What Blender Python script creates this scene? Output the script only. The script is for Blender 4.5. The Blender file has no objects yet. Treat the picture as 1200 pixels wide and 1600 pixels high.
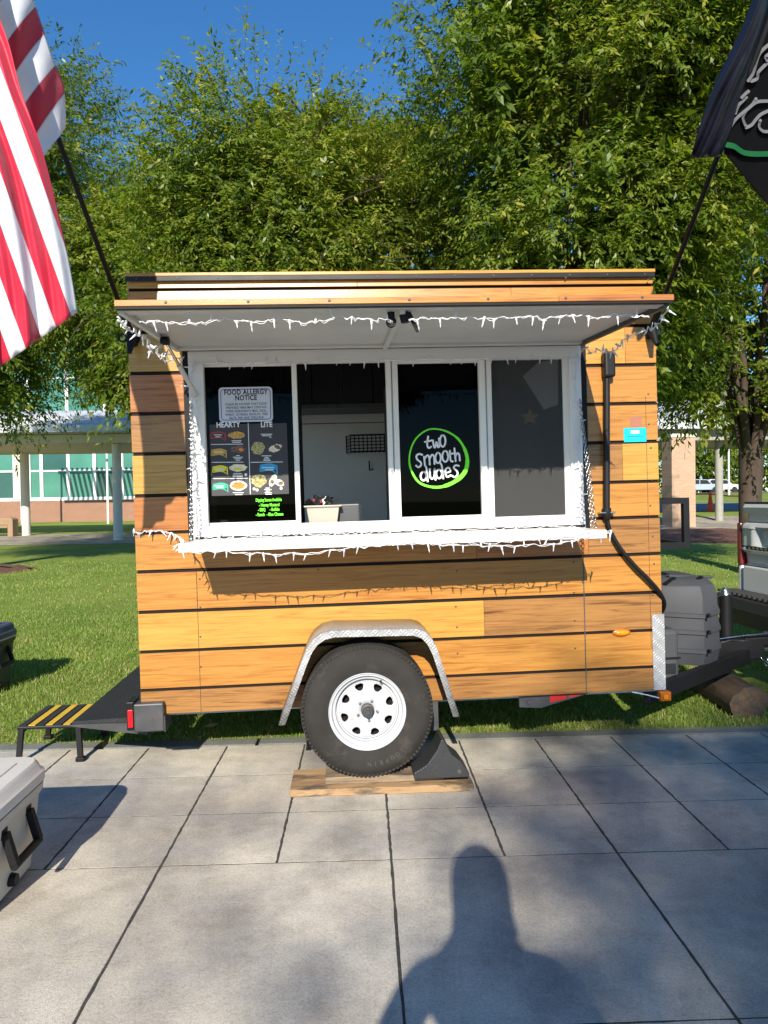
import bpy, math, random
import numpy as np
from mathutils import Vector, Matrix

random.seed(7)
rng = np.random.default_rng(11)
sc = bpy.context.scene
COL = sc.collection
R = math.radians

# ------------------------------------------------------------------ camera
FPX = 1104.0                                   # focal length in pixels of a 1200 x 1600 frame
CP, CR, CY = 0.0167, -0.0144, 0.0296           # pitch, roll, yaw
CAM = np.array([0.0, 0.0, 1.572])
c_f = np.array([math.sin(CY)*math.cos(CP), math.cos(CY)*math.cos(CP), -math.sin(CP)])
_r0 = np.array([math.cos(CY), -math.sin(CY), 0.0]); _u0 = np.cross(_r0, c_f)
c_r = _r0*math.cos(CR) + _u0*math.sin(CR)
c_u = -_r0*math.sin(CR) + _u0*math.cos(CR)
cam_d = bpy.data.cameras.new('camera')
cam = bpy.data.objects.new('camera', cam_d); COL.objects.link(cam)
cam_d.sensor_fit = 'VERTICAL'; cam_d.sensor_height = 36.0; cam_d.lens = 36.0*FPX/1600.0
cam_d.clip_start = 0.05; cam_d.clip_end = 2000
m = Matrix.Identity(4)
for i in range(3):
    m[i][0] = c_r[i]; m[i][1] = c_u[i]; m[i][2] = -c_f[i]; m[i][3] = CAM[i]
cam.matrix_world = m
sc.camera = cam

# ------------------------------------------------------------------ sky, sun, exposure
SUN_AZ, SUN_EL = R(6.5), R(28.7)               # light travels towards +Y, a little to +X, and down
sun_to = Vector((-math.sin(SUN_AZ)*math.cos(SUN_EL), -math.cos(SUN_AZ)*math.cos(SUN_EL), math.sin(SUN_EL)))
world = bpy.data.worlds.new('World'); sc.world = world; world.use_nodes = True
wn = world.node_tree; wn.nodes.clear()
w_out = wn.nodes.new('ShaderNodeOutputWorld'); w_bg = wn.nodes.new('ShaderNodeBackground')
w_sky = wn.nodes.new('ShaderNodeTexSky'); w_sky.sky_type = 'NISHITA'; w_sky.sun_disc = False
w_sky.sun_elevation = SUN_EL; w_sky.sun_rotation = math.atan2(sun_to.x, sun_to.y)
w_sky.air_density = 1.0; w_sky.dust_density = 0.0; w_sky.ozone_density = 5.0; w_sky.altitude = 200
w_bg.inputs['Strength'].default_value = 0.115
w_hs = wn.nodes.new('ShaderNodeHueSaturation'); w_hs.inputs['Saturation'].default_value = 1.18
wn.links.new(w_sky.outputs[0], w_hs.inputs['Color']); wn.links.new(w_hs.outputs[0], w_bg.inputs['Color']); wn.links.new(w_bg.outputs[0], w_out.inputs['Surface'])
sun_d = bpy.data.lights.new('sun', 'SUN'); sun_d.energy = 5.0; sun_d.angle = R(0.53); sun_d.color = (1.0, 0.92, 0.80)
sun = bpy.data.objects.new('sun', sun_d); COL.objects.link(sun)
sun.rotation_euler = (-sun_to).to_track_quat('-Z', 'Y').to_euler()
sc.view_settings.view_transform = 'Standard'; sc.view_settings.look = 'None'
sc.view_settings.exposure = 0.65; sc.view_settings.gamma = 1.0
sc.cycles.max_bounces = 8; sc.cycles.transparent_max_bounces = 16

# ------------------------------------------------------------------ measuring helpers (photo pixel -> point in the place)
def ray(x, y): return c_f + c_r*(x-600)/FPX - c_u*(y-800)/FPX
def G(x, y, h=0.0):
    d = ray(x, y); return Vector(CAM + d*((h-CAM[2])/d[2]))
def D(x, y, Y):
    d = ray(x, y); return Vector(CAM + d*(Y/d[1]))
TO = np.array([-1.2762904, 4.04072326, 0.37166404]); TYAW, TTILT = 0.03734393, 0.01533091
t_u = np.array([0.99918536, 0.03733086, 0.01533031]); t_n = np.array([0.03733525, -0.9993028, 0.0]); t_w = np.array([-1.53196174e-02, -5.72360772e-04, 9.99882484e-01])
def T(x, y, n=0.0):
    """point of the trailer frame (u along the side, y inward, w up) on the plane n metres in front of the side wall"""
    d = ray(x, y); t = ((TO+t_n*n-CAM)@t_n)/(d@t_n); P = CAM+d*t-TO
    return Vector((float(P@t_u), -n, float(P@t_w)))

# ------------------------------------------------------------------ object helpers
def tag(o, label=None, cat=None, group=None, kind=None):
    if label: o['label'] = label
    if cat: o['category'] = cat
    if group: o['group'] = group
    if kind: o['kind'] = kind
    return o
def link(name, mesh, mat=None, parent=None):
    o = bpy.data.objects.new(name, mesh); COL.objects.link(o)
    if mat is not None and mesh is not None and not mesh.materials: mesh.materials.append(mat)
    if parent is not None: o.parent = parent
    return o
def thing(name, label, cat, loc=(0, 0, 0), rot=(0, 0, 0), group=None):
    o = bpy.data.objects.new(name, None); COL.objects.link(o); o.empty_display_size = 0.1
    o.location = loc; o.rotation_euler = rot
    return tag(o, label, cat, group)
def on_trailer(o):
    o.location = TO; o.rotation_euler = (0, -TTILT, TYAW); return o

class MB:
    """collects shapes for one mesh"""
    def __init__(s): s.v = []; s.f = []
    def add(s, vs, fs):
        b = len(s.v); s.v.extend([tuple(map(float, p)) for p in vs]); s.f.extend([tuple(b+i for i in f) for f in fs]); return s
    def box(s, x0, x1, y0, y1, z0, z1):
        return s.add([(x0,y0,z0),(x1,y0,z0),(x1,y1,z0),(x0,y1,z0),(x0,y0,z1),(x1,y0,z1),(x1,y1,z1),(x0,y1,z1)],
                     [(0,3,2,1),(4,5,6,7),(0,1,5,4),(1,2,6,5),(2,3,7,6),(3,0,4,7)])
    def bar(s, a, b, w, h, up=(0,0,1)):
        a, b = Vector(a), Vector(b); d = (b-a).normalized(); sd = d.cross(Vector(up)).normalized(); u = sd.cross(d)
        vs = []
        for p in (a, b):
            for sx, su in ((-1,-1),(1,-1),(1,1),(-1,1)): vs.append(p+sd*(sx*w/2)+u*(su*h/2))
        return s.add(vs, [(0,1,2,3),(7,6,5,4),(0,4,5,1),(1,5,6,2),(2,6,7,3),(3,7,4,0)])
    def tube(s, pts, r, seg=8, caps=True):
        pts = [Vector(p) for p in pts]; n = len(pts)
        rs = r if hasattr(r, '__len__') else [r]*n
        vs = []; prev = None
        for i, p in enumerate(pts):
            d = (pts[min(i+1, n-1)]-pts[max(i-1, 0)])
            if d.length < 1e-9: d = Vector((0,0,1))
            d.normalize()
            a = prev if prev is not None else (Vector((1,0,0)) if abs(d.x) < .9 else Vector((0,1,0)))
            x = (a-d*a.dot(d))
            if x.length < 1e-6: x = d.orthogonal()
            x.normalize(); prev = x; y = d.cross(x)
            for k in range(seg):
                t = 2*math.pi*k/seg; vs.append(p+(x*math.cos(t)+y*math.sin(t))*rs[i])
        fs = [(i*seg+k, i*seg+(k+1)%seg, (i+1)*seg+(k+1)%seg, (i+1)*seg+k) for i in range(n-1) for k in range(seg)]
        if caps: fs += [tuple(range(seg-1, -1, -1)), tuple((n-1)*seg+k for k in range(seg))]
        return s.add(vs, fs)
    def lathe(s, prof, c, axis='z', seg=32, close=False):
        """prof: list of (radius, height along axis)"""
        vs = []; n = len(prof)
        for (r, h) in prof:
            for k in range(seg):
                t = 2*math.pi*k/seg; a, b = r*math.cos(t), r*math.sin(t)
                if axis == 'z': vs.append((c[0]+a, c[1]+b, c[2]+h))
                elif axis == 'y': vs.append((c[0]+a, c[1]-h, c[2]+b))
                else: vs.append((c[0]+h, c[1]+a, c[2]+b))
        fs = [(i*seg+k, i*seg+(k+1)%seg, (i+1)*seg+(k+1)%seg, (i+1)*seg+k) for i in range(n-1) for k in range(seg)]
        if close: fs += [((n-1)*seg+k, (n-1)*seg+(k+1)%seg, (k+1)%seg, k) for k in range(seg)]
        return s.add(vs, fs)
    def prism(s, poly, a, b, axis='y'):
        """poly in the plane across axis, extruded from a to b"""
        def P(p, t):
            if axis == 'y': return (p[0], t, p[1])
            if axis == 'z': return (p[0], p[1], t)
            return (t, p[0], p[1])
        n = len(poly)
        vs = [P(p, a) for p in poly]+[P(p, b) for p in poly]
        return s.add(vs, [tuple(range(n)), tuple(range(2*n-1, n-1, -1))]+[(i, n+i, n+(i+1)%n, (i+1)%n) for i in range(n)])
    def sphere(s, c, r, seg=12, rings=8, sc3=(1,1,1)):
        vs = []; 
        for i in range(rings+1):
            ph = math.pi*i/rings
            for k in range(seg):
                t = 2*math.pi*k/seg
                vs.append((c[0]+r*sc3[0]*math.sin(ph)*math.cos(t), c[1]+r*sc3[1]*math.sin(ph)*math.sin(t), c[2]+r*sc3[2]*math.cos(ph)))
        return s.add(vs, [(i*seg+k, (i+1)*seg+k, (i+1)*seg+(k+1)%seg, i*seg+(k+1)%seg) for i in range(rings) for k in range(seg)])
    def mesh(s, name, mat=None, smooth=False, recalc=True):
        me = bpy.data.meshes.new(name); me.from_pydata(s.v, [], s.f); me.update()
        if recalc:
            import bmesh
            bm = bmesh.new(); bm.from_mesh(me); bmesh.ops.remove_doubles(bm, verts=bm.verts, dist=1e-6)
            bmesh.ops.recalc_face_normals(bm, faces=bm.faces); bm.to_mesh(me); bm.free()
        if mat: me.materials.append(mat)
        if smooth: me.shade_smooth() if smooth is True else me.set_sharp_from_angle(angle=R(smooth))
        if smooth and smooth is not True: me.polygons.foreach_set('use_smooth', [True]*len(me.polygons)); me.set_sharp_from_angle(angle=R(smooth))
        return me
    def build(s, name, mat, parent=None, smooth=False, bevel=0, seg=2, recalc=True):
        o = link(name, s.mesh(name, mat, smooth, recalc), None, parent)
        if bevel:
            b = o.modifiers.new('bevel', 'BEVEL'); b.width = bevel; b.segments = seg; b.limit_method = 'ANGLE'; b.angle_limit = R(35)
        return o
def np_mesh(name, verts, quads=None, tris=None, mat=None, attr=None):
    me = bpy.data.meshes.new(name)
    nf = 4 if quads is not None else 3; F = quads if quads is not None else tris
    me.vertices.add(len(verts)); me.vertices.foreach_set('co', np.asarray(verts, np.float32).ravel())
    me.loops.add(F.size); me.loops.foreach_set('vertex_index', np.asarray(F, np.int32).ravel())
    me.polygons.add(len(F)); me.polygons.foreach_set('loop_start', np.arange(0, F.size, nf, dtype=np.int32))
    me.polygons.foreach_set('loop_total', np.full(len(F), nf, np.int32))
    me.update(calc_edges=True)
    if attr is not None:
        a = me.attributes.new('tint', 'FLOAT', 'POINT'); a.data.foreach_set('value', np.asarray(attr, np.float32))
    if mat: me.materials.append(mat)
    return me
def grid_mesh(name, P, mat, uv=None, smooth=True):
    """P: rows x cols x 3; uv the same shape x 2"""
    r, c = P.shape[:2]; idx = np.arange(r*c).reshape(r, c)
    F = np.stack([idx[:-1,:-1], idx[:-1,1:], idx[1:,1:], idx[1:,:-1]], -1).reshape(-1, 4)
    me = np_mesh(name, P.reshape(-1, 3), quads=F, mat=mat)
    if uv is not None:
        l = me.uv_layers.new(name='uv'); l.data.foreach_set('uv', uv.reshape(-1, 2)[F.ravel()].astype(np.float32).ravel())
    if smooth: me.shade_smooth()
    return me

# ------------------------------------------------------------------ materials
def nt(name):
    ma = bpy.data.materials.new(name); ma.use_nodes = True; t = ma.node_tree; b = t.nodes['Principled BSDF']
    return ma, t, b
def N(t, kind, **kw):
    n = t.nodes.new(kind)
    for k, v in kw.items():
        if k in n.inputs.keys(): n.inputs[k].default_value = v
        else: setattr(n, k, v)
    return n
def coord(t, scale=(1,1,1), rnd=0.0, kind='Object'):
    tc = N(t, 'ShaderNodeTexCoord'); mp = N(t, 'ShaderNodeMapping'); mp.inputs['Scale'].default_value = scale
    t.links.new(tc.outputs[kind], mp.inputs['Vector'])
    if rnd:
        oi = N(t, 'ShaderNodeObjectInfo'); mu = N(t, 'ShaderNodeMath', operation='MULTIPLY'); mu.inputs[1].default_value = rnd
        cx = N(t, 'ShaderNodeCombineXYZ'); t.links.new(oi.outputs['Random'], mu.inputs[0])
        for k in range(3): t.links.new(mu.outputs[0], cx.inputs[k])
        t.links.new(cx.outputs[0], mp.inputs['Location'])
    return mp.outputs[0]
def ramp(t, fac, stops, interp='LINEAR'):
    r = N(t, 'ShaderNodeValToRGB'); r.color_ramp.interpolation = interp; e = r.color_ramp.elements
    while len(e) < len(stops): e.new(0.5)
    for k, (p, c) in enumerate(stops): e[k].position = p; e[k].color = (*c, 1) if len(c) == 3 else c
    t.links.new(fac, r.inputs[0]); return r.outputs[0]
def mixc(t, fac, a, b, mode='MIX'):
    n = N(t, 'ShaderNodeMix', data_type='RGBA', blend_type=mode)
    for sk, v in ((0, fac), (6, a), (7, b)):
        if hasattr(v, 'is_linked'): t.links.new(v, n.inputs[sk])
        else: n.inputs[sk].default_value = v if sk == 0 else ((*v, 1) if len(v) == 3 else v)
    return n.outputs[2]
def bump(t, b, h, strength=0.3, dist=0.01):
    n = N(t, 'ShaderNodeBump'); n.inputs['Strength'].default_value = strength; n.inputs['Distance'].default_value = dist
    t.links.new(h, n.inputs['Height']); t.links.new(n.outputs[0], b.inputs['Normal']); return n
def pm(name, col, rough=0.5, metal=0.0, noise=None, bmp=None, spec=0.5, scale=(1,1,1), dirt=None):
    """plain paint / plastic / metal with noise variation; noise=(scale, amount), bmp=(scale, strength)"""
    ma, t, b = nt(name); b.inputs['Roughness'].default_value = rough; b.inputs['Metallic'].default_value = metal
    b.inputs['Specular IOR Level'].default_value = spec; b.inputs['Base Color'].default_value = (*col, 1)
    co = coord(t, scale, 3.0)
    if noise is None: noise = (6.0, 0.12)
    n = N(t, 'ShaderNodeTexNoise', Scale=noise[0], Detail=5.0, Roughness=0.6); t.links.new(co, n.inputs['Vector'])
    a = noise[1]
    c = ramp(t, n.outputs[0], [(0.3, tuple(x*(1-a) for x in col)), (0.7, tuple(min(1, x*(1+a*.6)) for x in col))])
    if dirt:
        n2 = N(t, 'ShaderNodeTexNoise', Scale=dirt[0], Detail=8.0, Roughness=0.7); t.links.new(co, n2.inputs['Vector'])
        f = ramp(t, n2.outputs[0], [(dirt[1], (0,0,0)), (dirt[1]+.15, (1,1,1))]); c = mixc(t, f, c, dirt[2])
    t.links.new(c, b.inputs['Base Color'])
    rr = N(t, 'ShaderNodeMapRange'); rr.inputs[3].default_value = max(0, rough-.08); rr.inputs[4].default_value = min(1, rough+.12)
    t.links.new(n.outputs[0], rr.inputs[0]); t.links.new(rr.outputs[0], b.inputs['Roughness'])
    if bmp:
        n3 = N(t, 'ShaderNodeTexNoise', Scale=bmp[0], Detail=4.0); t.links.new(co, n3.inputs['Vector']); bump(t, b, n3.outputs[0], bmp[1], 0.005)
    return ma
def vinyl(name, light, dark, rough=0.30):
    """printed wood-grain vinyl"""
    ma, t, b = nt(name)
    co = coord(t, (0.9, 1, 17), 40.0)
    n0 = N(t, 'ShaderNodeTexNoise', Scale=0.9, Detail=2.0); t.links.new(co, n0.inputs['Vector'])
    n1 = N(t, 'ShaderNodeTexNoise', Scale=2.6, Detail=6.0, Roughness=0.62, Distortion=1.1); t.links.new(co, n1.inputs['Vector'])
    co2 = coord(t, (1.6, 1, 75), 40.0)
    n2 = N(t, 'ShaderNodeTexNoise', Scale=2.0, Detail=5.0, Roughness=0.7); t.links.new(co2, n2.inputs['Vector'])
    mid = tuple((l*.62+d*.38) for l, d in zip(light, dark))
    c1 = ramp(t, n1.outputs[0], [(0.33, dark), (0.43, mid), (0.52, light), (0.74, tuple(min(1, x*1.1) for x in light))])
    c2 = ramp(t, n2.outputs[0], [(0.32, tuple(x*.72 for x in (1, .92, .83))), (0.52, (1, 1, 1))])
    c = mixc(t, 1.0, c1, c2, 'MULTIPLY')
    f0 = ramp(t, n0.outputs[0], [(0.42, (0, 0, 0)), (0.7, (.35, .35, .35))]); c = mixc(t, f0, c, mid)
    t.links.new(c, b.inputs['Base Color'])
    b.inputs['Roughness'].default_value = rough; b.inputs['Specular IOR Level'].default_value = 0.45
    co3 = coord(t, (1, 1, 1), 0.0); n3 = N(t, 'ShaderNodeTexNoise', Scale=260.0, Detail=2.0); t.links.new(co3, n3.inputs['Vector'])
    n4 = N(t, 'ShaderNodeTexNoise', Scale=4.0, Detail=2.0); t.links.new(co3, n4.inputs['Vector'])
    ad = N(t, 'ShaderNodeMath', operation='ADD'); m4 = N(t, 'ShaderNodeMath', operation='MULTIPLY'); m4.inputs[1].default_value = 4.0
    t.links.new(n4.outputs[0], m4.inputs[0]); t.links.new(n3.outputs[0], ad.inputs[0]); t.links.new(m4.outputs[0], ad.inputs[1])
    bump(t, b, ad.outputs[0], 0.22, 0.0015)
    return ma
def lumber(name, light, dark, along=0):
    ma, t, b = nt(name); s = [14, 14, 14]; s[along] = 0.9
    co = coord(t, tuple(s), 9.0)
    n1 = N(t, 'ShaderNodeTexNoise', Scale=2.4, Detail=8.0, Roughness=0.65, Distortion=0.8); t.links.new(co, n1.inputs['Vector'])
    c = ramp(t, n1.outputs[0], [(0.3, dark), (0.5, tuple((a+d)/2 for a, d in zip(light, dark))), (0.68, light)])
    n2 = N(t, 'ShaderNodeTexNoise', Scale=3.0, Detail=6.0, Roughness=0.6); t.links.new(coord(t, (1.4, 3, 6), 9.0), n2.inputs['Vector'])
    f = ramp(t, n2.outputs[0], [(0.50, (0,0,0)), (0.64, (.85,.85,.85))]); c = mixc(t, f, c, (0.045, 0.04, 0.035))
    t.links.new(c, b.inputs['Base Color']); b.inputs['Roughness'].default_value = 0.85
    bump(t, b, n1.outputs[0], 0.5, 0.006); return ma
def concrete(name, base, stain=0.55):
    ma, t, b = nt(name); co = coord(t, (1,1,1), 0.0, 'Object')
    geo = N(t, 'ShaderNodeNewGeometry')
    def nz(scale, det=4.0, ro=.6):
        n = N(t, 'ShaderNodeTexNoise', Scale=scale, Detail=det, Roughness=ro); t.links.new(geo.outputs['Position'], n.inputs['Vector']); return n.outputs[0]
    big, mid, fine, grit, huge = nz(1.3, 6, .62), nz(6.5, 8, .68), nz(85, 3), nz(300, 2), nz(.62, 3)
    c = ramp(t, mid, [(0.28, tuple(x*.80 for x in base)), (0.55, base), (0.8, tuple(x*1.12 for x in base))])
    c = mixc(t, ramp(t, big, [(0.38, (stain,)*3), (0.56, (0,0,0))]), c, tuple(x*.60 for x in (base[0], base[0]*.96, base[0]*.90)))
    blot = nz(2.7, 10, .72)
    c = mixc(t, 1.0, c, ramp(t, blot, [(.36, (.76, .75, .74)), (.5, (.97,)*3), (.62, (1.04,)*3)]), 'MULTIPLY')
    c = mixc(t, 1.0, c, ramp(t, huge, [(.36, (.74, .73, .72)), (.54, (1.03,)*3)]), 'MULTIPLY')
    c = mixc(t, 1.0, c, ramp(t, fine, [(0.3, (.80,)*3), (0.5, (.98,)*3), (.75, (1.1,)*3)]), 'MULTIPLY')
    c = mixc(t, 1.0, c, ramp(t, grit, [(0.3, (.66,)*3), (0.48, (1,)*3), (.7, (1.24,)*3)]), 'MULTIPLY')
    oi = N(t, 'ShaderNodeObjectInfo')
    c = mixc(t, 1.0, c, ramp(t, oi.outputs['Random'], [(0, (.93, .92, .91)), (1, (1.04, 1.03, 1.01))]), 'MULTIPLY')
    t.links.new(c, b.inputs['Base Color']); b.inputs['Roughness'].default_value = 0.9; b.inputs['Specular IOR Level'].default_value = 0.3
    ad = N(t, 'ShaderNodeMath', operation='ADD'); t.links.new(fine, ad.inputs[0]); t.links.new(grit, ad.inputs[1])
    bump(t, b, ad.outputs[0], 0.5, 0.003); return ma
def glass(name, tint, refl=0.06):
    ma = bpy.data.materials.new(name); ma.use_nodes = True; t = ma.node_tree; t.nodes.clear()
    o = N(t, 'ShaderNodeOutputMaterial'); tr = N(t, 'ShaderNodeBsdfTransparent'); tr.inputs[0].default_value = (*tint, 1)
    gl = N(t, 'ShaderNodeBsdfGlossy'); gl.inputs['Roughness'].default_value = 0.015; gl.inputs[0].default_value = (.55, .57, .56, 1)
    fr = N(t, 'ShaderNodeFresnel', IOR=1.22); mx = N(t, 'ShaderNodeMixShader')
    t.links.new(fr.outputs[0], mx.inputs[0]); t.links.new(tr.outputs[0], mx.inputs[1]); t.links.new(gl.outputs[0], mx.inputs[2]); t.links.new(mx.outputs[0], o.inputs[0])
    return ma
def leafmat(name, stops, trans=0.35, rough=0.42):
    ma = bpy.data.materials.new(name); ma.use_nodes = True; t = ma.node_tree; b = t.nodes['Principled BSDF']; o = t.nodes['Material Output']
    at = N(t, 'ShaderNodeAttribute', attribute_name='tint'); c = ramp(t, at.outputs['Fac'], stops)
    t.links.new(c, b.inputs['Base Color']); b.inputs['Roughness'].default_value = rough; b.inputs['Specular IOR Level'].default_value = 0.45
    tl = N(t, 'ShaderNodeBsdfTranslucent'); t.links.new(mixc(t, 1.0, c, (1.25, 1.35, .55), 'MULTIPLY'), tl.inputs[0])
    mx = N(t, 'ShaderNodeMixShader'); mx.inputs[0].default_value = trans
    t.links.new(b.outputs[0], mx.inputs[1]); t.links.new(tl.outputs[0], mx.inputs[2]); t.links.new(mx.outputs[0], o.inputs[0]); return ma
def plate(name, col, rough=0.35, metal=0.8, scale=28, st=.9):
    """raised diamond tread"""
    ma, t, b = nt(name); b.inputs['Base Color'].default_value = (*col, 1); b.inputs['Roughness'].default_value = rough; b.inputs['Metallic'].default_value = metal
    co = coord(t, (scale,)*3)
    def wv(rot, off):
        mp = N(t, 'ShaderNodeMapping'); mp.inputs['Rotation'].default_value = rot; mp.inputs['Location'].default_value = off; t.links.new(co, mp.inputs['Vector'])
        v = N(t, 'ShaderNodeTexVoronoi', Scale=1.0, Randomness=0.0); mp2 = N(t, 'ShaderNodeMapping'); mp2.inputs['Scale'].default_value = (.45, .45, 1.6)
        t.links.new(mp.outputs[0], mp2.inputs['Vector']); t.links.new(mp2.outputs[0], v.inputs['Vector'])
        return ramp(t, v.outputs['Distance'], [(0.12, (1,1,1)), (0.36, (0,0,0))])
    h = mixc(t, 1.0, wv((0, R(45), 0), (0,0,0)), wv((0, R(-45), 0), (1.1,0,1.1)), 'LIGHTEN')
    bump(t, b, h, st, 0.003)
    n = N(t, 'ShaderNodeTexNoise', Scale=9.0, Detail=6.0); t.links.new(coord(t), n.inputs['Vector'])
    t.links.new(mixc(t, ramp(t, n.outputs[0], [(0.35, (0,0,0)), (0.75, (.7,)*3)]), col, tuple(x*.55 for x in col)), b.inputs['Base Color'])
    return ma

M = {}
M['yellow'] = vinyl('printed pale yellow plank', (0.50, 0.275, 0.055), (0.37, 0.165, 0.030))
M['orange'] = vinyl('printed honey orange plank', (0.45, 0.21, 0.044), (0.30, 0.108, 0.021))
M['russet'] = vinyl('printed russet plank', (0.40, 0.155, 0.040), (0.19, 0.06, 0.018))
M['brown'] = vinyl('printed tan brown plank', (0.34, 0.165, 0.050), (0.13, 0.050, 0.016))
M['gap'] = pm('dark seam backing', (0.012, 0.008, 0.008), 0.6, spec=.2)
M['white'] = pm('white aluminium', (0.76, 0.74, 0.70), 0.38, noise=(3, .05), dirt=(7, .66, (.45, .43, .40)))
M['whitewall'] = pm('white interior panel', (0.80, 0.80, 0.75), 0.6, noise=(2, .08))
M['underside'] = pm('grey white awning lining', (0.55, 0.55, 0.52), 0.55, noise=(2.5, .12), dirt=(5, .62, (.36, .35, .32)))
M['black'] = pm('black rubber', (0.009, 0.009, 0.010), 0.55, spec=.22)
M['blackmetal'] = pm('black painted steel', (0.010, 0.010, 0.011), 0.42, spec=.3, dirt=(14, .66, (.03, .027, .024)))
M['wirewhite'] = pm('white cord', (0.70, 0.70, 0.71), 0.42, noise=(20, .04))
M['tyre'] = pm('dusty tyre rubber', (0.034, 0.031, 0.028), 0.85, noise=(5, .25), bmp=(90, .25), spec=.2, dirt=(6, .54, (.062, .053, .044)))
M['rim'] = pm('white wheel paint', (0.46, 0.47, 0.485), 0.4, noise=(8, .08), dirt=(14, .58, (.33, .29, .24)))
M['chrome'] = pm('chrome', (0.55, 0.54, 0.52), 0.22, 1.0, noise=(12, .2))
M['galv'] = plate('bright diamond plate', (0.46, 0.46, 0.455), 0.45, 0.4, 42, .75)
M['blackplate'] = plate('black tread mat', (0.018, 0.018, 0.020), 0.6, 0.0, 40, .5)
M['steel'] = pm('scuffed grey steel', (0.085, 0.085, 0.088), 0.5, 0.5, noise=(9, .3), dirt=(12, .60, (.20, .085, .035)))
M['frame'] = pm('chassis black', (0.010, 0.010, 0.010), 0.7, noise=(7, .3), spec=.15)
M['redtape'] = pm('red reflective tape', (0.50, 0.02, 0.02), 0.35)
M['redlens'] = pm('red lens', (0.62, 0.015, 0.02), 0.15)
M['amber'] = pm('amber lens', (0.85, 0.26, 0.01), 0.15)
M['amberdark'] = pm('amber bezel', (0.45, 0.11, 0.005), 0.3)
M['plasticgrey'] = pm('grey moulded plastic', (0.060, 0.062, 0.068), 0.55, spec=.22, noise=(5, .12), bmp=(220, .12), dirt=(9, .66, (.13, .125, .115)))
M['cyan'] = pm('cyan sticker', (0.0, 0.48, 0.66), 0.4, noise=(10, .05))
M['brownstick'] = pm('faded brown sticker', (0.33, 0.13, 0.075), 0.5)
M['paper'] = pm('white paper', (0.75, 0.75, 0.74), 0.7, noise=(4, .03))
M['ink'] = pm('dark print', (0.012, 0.012, 0.016), 0.6)
M['blueink'] = pm('navy print', (0.03, 0.045, 0.20), 0.6)
M['cyanink'] = pm('teal print', (0.0, 0.24, 0.36), 0.6)
M['signface'] = pm('pale sign face', (0.55, 0.58, 0.66), 0.5, noise=(3, .03))
M['menu'] = pm('charcoal menu print', (0.034, 0.032, 0.037), 0.5, noise=(3, .15))
M['chalk'] = pm('chalk white print', (0.80, 0.80, 0.80), 0.6, noise=(60, .1))
M['lime'] = pm('lime print', (0.16, 0.85, 0.02), 0.5, noise=(3, .05))
M['food_gold'] = pm('golden food print', (0.62, 0.34, 0.08), 0.6, noise=(90, .6))
M['food_orange'] = pm('orange food print', (0.80, 0.22, 0.03), 0.6, noise=(90, .5))
M['food_salad'] = pm('salad print', (0.42, 0.40, 0.16), 0.6, noise=(120, .9), dirt=(110, .55, (.55, .08, .05)))
M['food_tan'] = pm('wrap print', (0.78, 0.70, 0.52), 0.6, noise=(60, .3))
M['food_dark'] = pm('dark filling print', (0.16, 0.10, 0.07), 0.6, noise=(90, .8))
M['inkred'] = pm('red print', (0.42, 0.03, 0.04), 0.6); M['inkyel'] = pm('yellow print', (0.75, 0.68, 0.03), 0.6)
M['inkgreen'] = pm('green print', (0.02, 0.38, 0.22), 0.6); M['inkblue'] = pm('blue print', (0.03, 0.34, 0.62), 0.6); M['inkgold'] = pm('mustard print', (0.55, 0.34, 0.06), 0.6)
M['glassdark'] = glass('tinted window glass', (0.16, 0.16, 0.165))
M['glassclear'] = glass('clear glass', (0.85, 0.87, 0.86))
M['maroon'] = pm('maroon cloth', (0.14, 0.012, 0.035), 0.8)
M['dark'] = pm('dark cabinet', (0.016, 0.017, 0.019), 0.5, spec=.3)
M['stainless'] = pm('brushed steel', (0.42, 0.43, 0.44), 0.3, 1.0, noise=(3, .15), scale=(1, 1, 30))
M['greyplastic'] = pm('grey plastic box', (0.06, 0.063, 0.068), 0.4)
M['beige'] = pm('beige plastic', (0.44, 0.41, 0.34), 0.42, noise=(3, .04))

def screenmat():
    ma = bpy.data.materials.new('insect screen'); ma.use_nodes = True; t = ma.node_tree; t.nodes.clear()
    o = N(t, 'ShaderNodeOutputMaterial'); tr = N(t, 'ShaderNodeBsdfTransparent'); df = N(t, 'ShaderNodeBsdfDiffuse'); mx = N(t, 'ShaderNodeMixShader')
    n = N(t, 'ShaderNodeTexNoise', Scale=240.0, Detail=3.0); t.links.new(coord(t, (1, 1, 1)), n.inputs['Vector'])
    t.links.new(ramp(t, n.outputs[0], [(0.3, (.085, .085, .083)), (0.75, (.13, .13, .127))]), df.inputs[0])
    w = N(t, 'ShaderNodeTexNoise', Scale=420.0, Detail=1.0); t.links.new(coord(t), w.inputs['Vector'])
    t.links.new(ramp(t, w.outputs[0], [(0.35, (.26,)*3), (0.65, (.38,)*3)]), mx.inputs[0])
    t.links.new(tr.outputs[0], mx.inputs[1]); t.links.new(df.outputs[0], mx.inputs[2]); t.links.new(mx.outputs[0], o.inputs[0]); return ma
M['screen'] = screenmat()

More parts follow.
